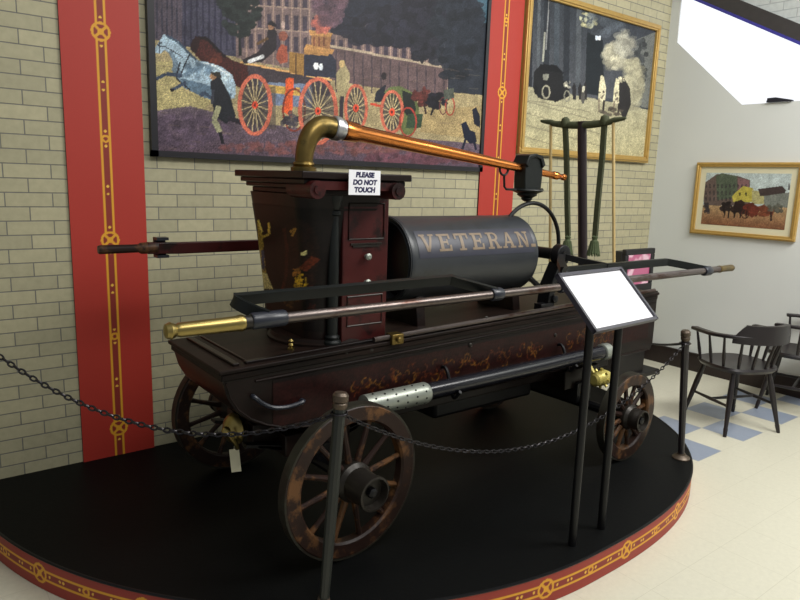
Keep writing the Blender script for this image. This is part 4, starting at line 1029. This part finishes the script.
for i, (t, pxb, pyb, lab) in enumerate(((0.31, 568, 250, 'green tasselled cord on the crossbar of the rack, left of its post'), (0.77, 595, 250, 'green tasselled cord on the crossbar of the rack, right of its post'))):
    a = cbp(t); bq = at(pxb, 236, 0, a.x); st_ = thing('tasselled_cord', tuple(a), lab, 'cord', 'green cords on the rope rack')
    mb = MB(); b0_ = V(*bq)
    mb.tube([V(a.x-0.0, a.y, a.z), a+(b0_-a)*0.3+V(0, -0.004, 0), a+(b0_-a)*0.7, b0_], 0, rect=(0.03, 0.016)); mb.lathe(a+V(0, 0, -0.012), (0, 0, 1), [(0, 0.02), (0.02, 0.028), (0.045, 0.022), (0.055, 0.008)], 14)
    obj('strap', mb, M['green'], st_)
    mb = MB(); mb.lathe(b0_+V(0, 0, 0.005), (0, 0, -1), [(0, 0.008), (0.01, 0.018), (0.025, 0.014), (0.035, 0.02), (0.10, 0.032), (0.105, 0.02)], 18)
    for j in range(14):
        aa = 2*PI*j/14; mb.tube([b0_+V(0.018*math.cos(aa), 0.018*math.sin(aa), -0.03), b0_+V(0.034*math.cos(aa), 0.034*math.sin(aa), -0.112)], 0.005, 5)
    obj('tassel', mb, M['tassel'], st_)
for t, pxb, pyb, lab in ((0.13, 550, 262, 'thin tan cord hanging from the left end of the rack crossbar'), (0.865, 614, 268, 'thin tan cord hanging from the right end of the rack crossbar')):
    a = cbp(t); bq = at(pxb, pyb, 0, a.x)
    o_ = obj('hanging_cord', MB().tube([a, V(*bq)], 0.0085, 8), M['tan'], loc=tuple(a)); tag(o_, lab, 'cord', 'tan cords on the rope rack')

# ------------------------------------------------------------------ sign stand
u_ = V(math.sin(1.521), math.cos(1.521), 0); nb_ = V(-math.cos(1.521), math.sin(1.521), 0)
ti = math.radians(45.1); vv = nb_*math.cos(ti)+V(0, 0, 1)*math.sin(ti); nn = u_.cross(vv)
sc_ = V(2.159, -1.899, 1.137); SW, SL = 0.431, 0.261
Rm = Matrix((u_, vv, nn)).transposed()
ss = thing('sign_stand', (2.18, -1.88, HP), 'blank white tilted information sign on two thin black legs at the platform front', 'sign')
fr = MB()
for c2, d in (((0, SL/2-0.006, 0), (SW, 0.012, 0.02)), ((0, -SL/2+0.006, 0), (SW, 0.012, 0.02)), ((SW/2-0.006, 0, 0), (0.012, SL, 0.02)), ((-SW/2+0.006, 0, 0), (0.012, SL, 0.02))):
    fr.cbox(tuple(sc_+Rm @ V(*c2)), d, Rm)
fr.cbox(tuple(sc_+Rm @ V(0, 0, -0.008)), (SW-0.004, SL-0.004, 0.006), Rm)
obj('sign_frame', fr, M['signframe'], ss)
sh_ = MB(); sh_.cbox(tuple(sc_+Rm @ V(0, 0, -0.002)), (SW-0.022, SL-0.022, 0.006), Rm)
obj('white_sheet', sh_, M['paper'], ss)
for (fx0, fy0), s_ in (((2.079, -1.89), -0.09), ((2.292, -1.875), 0.11)):
    topp = sc_+Rm @ V(s_, 0, -0.014)
    lg = MB(); lg.tube([(fx0, fy0, HP), tuple(topp)], 0.0165, 14)
    obj('leg', lg, M['black'], ss)

# ------------------------------------------------------------------ rope posts and chains
def post(base, top, m_, label, k=1.0):
    b = V(*base); t = V(*top); d = (t-b); L_ = d.length
    p_ = thing('barrier_post', base, label, 'post', 'chain barrier posts')
    mb = MB(); mb.lathe(b, d, [(0, 0.0155*k), (L_*0.4, 0.0185*k), (L_-0.05, 0.0195*k)], 10)
    obj('shaft', mb, m_, p_)
    mb = MB(); mb.lathe(b, (0, 0, 1), [(0, 0.047 if k == 1 else 0.022), (0.006, 0.047 if k == 1 else 0.022), (0.014, 0.038 if k == 1 else 0.02), (0.022, 0.022), (0.03, 0.020)], 20)
    obj('foot_flange', mb, M['knob'], p_)
    mb = MB(); mb.lathe(t-d.normalized()*0.055, d, [(0, 0.020*k), (0.006, 0.023*k), (0.018, 0.023*k), (0.022, 0.020*k), (0.026, 0.0245*k), (0.046, 0.0245*k), (0.055, 0.018*k)], 20)
    obj('cap', mb, M['knob'], p_)
    mb = MB(); h_ = t-d.normalized()*0.07; mb.tube([h_+V(0.026*math.cos(a)-0.0, 0.026*math.sin(a), 0) for a in np.linspace(0, 2*PI, 17)[:-1]], 0.004, 6, closed=True)
    obj('chain_ring', mb, M['chain'], p_)
    return h_
near_t = (1.125, -1.63, 0.865)
h1 = post((1.058, -1.650, HP), near_t, M['postgreen'], 'barrier post in the foreground in front of the large spoked wheel', 1.1)
h2 = post((3.287, -1.669, HP), (3.195, -1.665, 0.845), M['postpaint'], 'barrier post at the right end of the platform beside the wooden chair')
h0 = post((0.10, -0.58, 0), (0.10, -0.58, 1.14), M['postpaint'], 'barrier post standing on the floor left of the platform by the brick wall')
def chain(a, b, sag, label, link=0.027, wire=0.0029):
    a, b = V(*a), V(*b); N_ = 400; pts = []
    for i in range(N_+1):
        t = i/N_; q = a+(b-a)*t; q.z -= 4*sag*t*(1-t); pts.append(q)
    cum = [0]
    for i in range(N_): cum.append(cum[-1]+(pts[i+1]-pts[i]).length)
    n2 = int(cum[-1]/(link*0.76)); mb = MB()
    xs = [p_.x for p_ in pts]; ys = [p_.y for p_ in pts]; zs_ = [p_.z for p_ in pts]
    for i in range(n2):
        s_ = (i+0.5)*cum[-1]/n2
        c = V(float(np.interp(s_, cum, xs)), float(np.interp(s_, cum, ys)), float(np.interp(s_, cum, zs_)))
        s2_ = s_+0.002; c2 = V(float(np.interp(s2_, cum, xs)), float(np.interp(s2_, cum, ys)), float(np.interp(s2_, cum, zs_)))
        T_ = (c2-c).normalized(); sd = T_.cross(V(0, 0, 1)).normalized(); up_ = sd.cross(T_)
        ang = PI/4 if i % 2 else -PI/4
        wd = sd*math.cos(ang)+up_*math.sin(ang)
        hl, hw_ = link/2-wire*0.5, link*0.24
        lp_ = []
        for k2 in range(12):
            aa = 2*PI*k2/12; lp_.append(c+T_*(hl*math.cos(aa)*1.0)+wd*hw_*math.sin(aa))
        mb.tube(lp_, wire, 5, closed=True)
    o = obj('barrier_chain', mb, M['chain'], loc=tuple(a)); tag(o, label, 'chain', 'barrier chains'); return o
chain(h0, h1, 0.235, 'black link chain sagging across the brick wall to the foreground post', 0.031, 0.0036)
chain(h1, h2, 0.325, 'black link chain sagging in front of the engine between foreground and right posts')
chain(h2, tuple(at(636, 338, 1, -0.02)), 0.03, 'short black link chain from the right post to the wall behind the engine')

# ------------------------------------------------------------------ television and its stand in the corner
tvx, tvy = 4.70, -0.36
sd_ = thing('television_stand', (tvx, tvy, 0), 'dark stand behind the engine carrying the small television', 'stand')
cbn = MB(); cbn.box((tvx-0.24, tvy-0.10, 0.70), (tvx+0.235, tvy+0.2, 0.735)); 
obj('stand_top', cbn, M['cabinet'], sd_, bevel=0.005)
cbn = MB(); cbn.box((tvx-0.12, tvy-0.04, 0.04), (tvx+0.225, tvy+0.16, 0.70)); obj('stand_body', cbn, M['cabinet'], sd_)
cbn = MB(); cbn.box((tvx-0.05, tvy-0.08, 0.0), (tvx+0.42, tvy+0.2, 0.04)); obj('stand_base', cbn, M['cabinet'], sd_, bevel=0.008)
tvt = thing('television', (tvx, tvy, 0.737), 'small charcoal television with a pink lit picture behind the engine', 'television')
sz0, sz1 = 0.737, 1.082; hx_ = 0.20
tb = MB()
for (x0a, x1a, z0a, z1a) in ((-hx_, hx_, sz1-0.045, sz1), (-hx_, hx_, sz0, sz0+0.06), (-hx_, -hx_+0.04, sz0+0.06, sz1-0.045), (hx_-0.04, hx_, sz0+0.06, sz1-0.045)):
    tb.box((tvx+x0a, tvy-0.06, z0a), (tvx+x1a, tvy-0.02, z1a))
tb.prism([(tvx-hx_, tvy-0.02, sz0), (tvx+hx_, tvy-0.02, sz0), (tvx+hx_*0.9, tvy+0.07, sz0), (tvx-hx_*0.9, tvy+0.07, sz0)], (0, 0, sz1-sz0-0.02))
obj('casing', tb, M['tv'], tvt, bevel=0.006)
k = NT('pink_lit_screen'); tc = k.n('ShaderNodeTexCoord'); n1 = k.n('ShaderNodeTexNoise', Scale=9.0, Detail=1.5); k.l(tc.outputs['Object'], n1.inputs['Vector'])
rp = k.n('ShaderNodeValToRGB'); rp.color_ramp.elements[0].position = 0.50; rp.color_ramp.elements[0].color = L4((205, 105, 140)); rp.color_ramp.elements[1].position = 0.58; rp.color_ramp.elements[1].color = L4((250, 205, 215))
k.l(n1.outputs['Fac'], rp.inputs[0]); k.l(rp.outputs[0], k.b.inputs['Emission Color']); k.b.inputs['Emission Strength'].default_value = 0.9; k.b.inputs['Base Color'].default_value = (0.02, 0.02, 0.02, 1); k.b.inputs['Roughness'].default_value = 0.15
scr = MB(); scr.box((tvx-hx_+0.04, tvy-0.045, sz0+0.06), (tvx+hx_-0.04, tvy-0.035, sz1-0.045))
obj('screen', scr, k.m, tvt, label='pink lit screen')

# ------------------------------------------------------------------ captain's chairs
def make_chair(label, loc, rz):
    """local: front is +y, origin on floor at centre"""
    t = thing('armchair', loc, label, 'chair', 'dark wooden armchairs', rz)
    L_ = dict(local=True)
    SHt = 0.44
    # saddle seat
    seat = MB(); N_ = 28; ring_t = []; ring_b = []; inner = []
    for i in range(N_):
        a = 2*PI*i/N_; ca, sa = math.cos(a), math.sin(a)
        x = 0.222*abs(ca)**0.75*(1 if ca > 0 else -1); y = 0.22*abs(sa)**0.75*(1 if sa > 0 else -1)
        ring_t.append((x, y, SHt)); ring_b.append((x*0.93, y*0.93, SHt-0.034)); inner.append((x*0.6, y*0.6-0.02, SHt-0.012))
    vs = ring_b+[(x*1.0, y*1.0, SHt-0.014) for x, y, z in ring_t]+[(x*0.97, y*0.97, SHt) for x, y, z in ring_t]+inner+[(0, -0.02, SHt-0.016)]
    fs = [tuple(range(N_))[::-1]]
    for j in range(3): fs += [(j*N_+i, j*N_+(i+1) % N_, (j+1)*N_+(i+1) % N_, (j+1)*N_+i) for i in range(N_)]
    fs += [(3*N_+i, 3*N_+(i+1) % N_, 4*N_) for i in range(N_)]
    seat.add(vs, fs); obj('seat', seat, M['chairwood'], t, local=True)
    tops = {}; 
    for sx, sy in ((-1, 1), (1, 1), (-1, -1), (1, -1)):
        a = V(sx*0.135, sy*0.13, SHt-0.02); b = V(sx*0.21, sy*0.205, 0)
        lg = MB(); d = (b-a); lg.lathe(a, d, [(0, 0.013), (0.06, 0.016), (0.16, 0.019), (0.24, 0.017), (d.length-0.06, 0.012), (d.length-0.05, 0.014), (d.length, 0.011)], 14)
        obj('leg', lg, M['chairwood'], t, local=True); tops[(sx, sy)] = (a, b)
    f = lambda k2, tt: tops[k2][0]+(tops[k2][1]-tops[k2][0])*tt
    for sx in (-1, 1):
        s_ = MB(); p0, p1_ = f((sx, 1), 0.55), f((sx, -1), 0.55); s_.tube([p0, p0+(p1_-p0)*0.3, p0+(p1_-p0)*0.5, p0+(p1_-p0)*0.7, p1_], [0.008, 0.010, 0.012, 0.010, 0.008], 10); obj('stretcher', s_, M['chairwood'], t, local=True)
    s_ = MB(); p0 = (f((-1, 1), 0.55)+f((-1, -1), 0.55))/2; p1_ = (f((1, 1), 0.55)+f((1, -1), 0.55))/2; s_.tube([p0, (p0+p1_)/2, p1_], [0.008, 0.011, 0.008], 10); obj('stretcher', s_, M['chairwood'], t, local=True)
    # arm bow
    AH = 0.645
    arm_pts = []
    for i in range(33):
        a = math.radians(-8+196*i/32); arm_pts.append(V(0.262*math.cos(a), -0.02-0.235*math.sin(a), AH+0.012*math.sin(max(0, min(PI, a)))))
    arm_pts = [V(0.242, 0.15, AH-0.002), V(0.256, 0.08, AH)]+arm_pts[2:-2]+[V(-0.256, 0.08, AH), V(-0.242, 0.15, AH-0.002)]
    ab = MB(); ab.tube(arm_pts, 0, rect=(0.048, 0.022)); obj('arm_bow', ab, M['chairwood'], t, local=True, bevel=0.006)
    # crest: curved board rising from bow at the back
    cr_ = MB(); n2 = 20; vs = []
    for i in range(n2+1):
        a = math.radians(38+104*i/n2); e_ = min(1, min(i, n2-i)/3.0); h = -0.0+0.090*e_**0.8
        for rr_, zz in ((0.245, AH-0.03), (0.210, AH-0.03), (0.228, AH+h), (0.256, AH+h), (0.262, AH-0.03)):
            vs.append((rr_*1.08*math.cos(a), -0.02-rr_*math.sin(a), zz))
    idx = [1, 4, 3, 2]
    fs = []
    for i in range(n2):
        for q in range(4):
            a_, b2 = idx[q], idx[(q+1) % 4]; fs.append((i*5+a_, (i+1)*5+a_, (i+1)*5+b2, i*5+b2))
    fs += [tuple(k2 for k2 in idx), tuple(n2*5+k2 for k2 in idx[::-1])]
    cr_.add(vs, fs); obj('crest_rail', cr_, M['chairwood'], t, local=True)
    for deg in (-32, -2, 26, 52, 76, 104, 128, 154, 182, 212):
        a = math.radians(deg); top = V(0.254*math.cos(a), -0.02-0.228*math.sin(a), AH); bot = V(0.205*math.cos(a), -0.01-0.185*math.sin(a), SHt-0.01)
        if deg < -20 or deg > 200: top = V(0.238*(1 if deg < 90 else -1), 0.125, AH-0.002); bot = V(0.20*(1 if deg < 90 else -1), 0.105, SHt-0.01)
        s_ = MB(); d = top-bot; s_.lathe(bot, d, [(0, 0.008), (d.length*0.35, 0.0115), (d.length*0.6, 0.009), (d.length, 0.007)], 10); obj('spindle', s_, M['chairwood'], t, local=True)
    return t
make_chair('dark wooden captain\'s armchair seen from behind, standing beside the right barrier post', (4.41, -1.39, 0), -0.40)
c2_ = copy_tree(bpy.data.objects['armchair'])
c2_.location = (5.16, -1.49, 0); c2_.rotation_euler = (0, 0, 0.25)
c2_['label'] = 'dark wooden armchair by the white wall, cut off at the right edge of the photo'
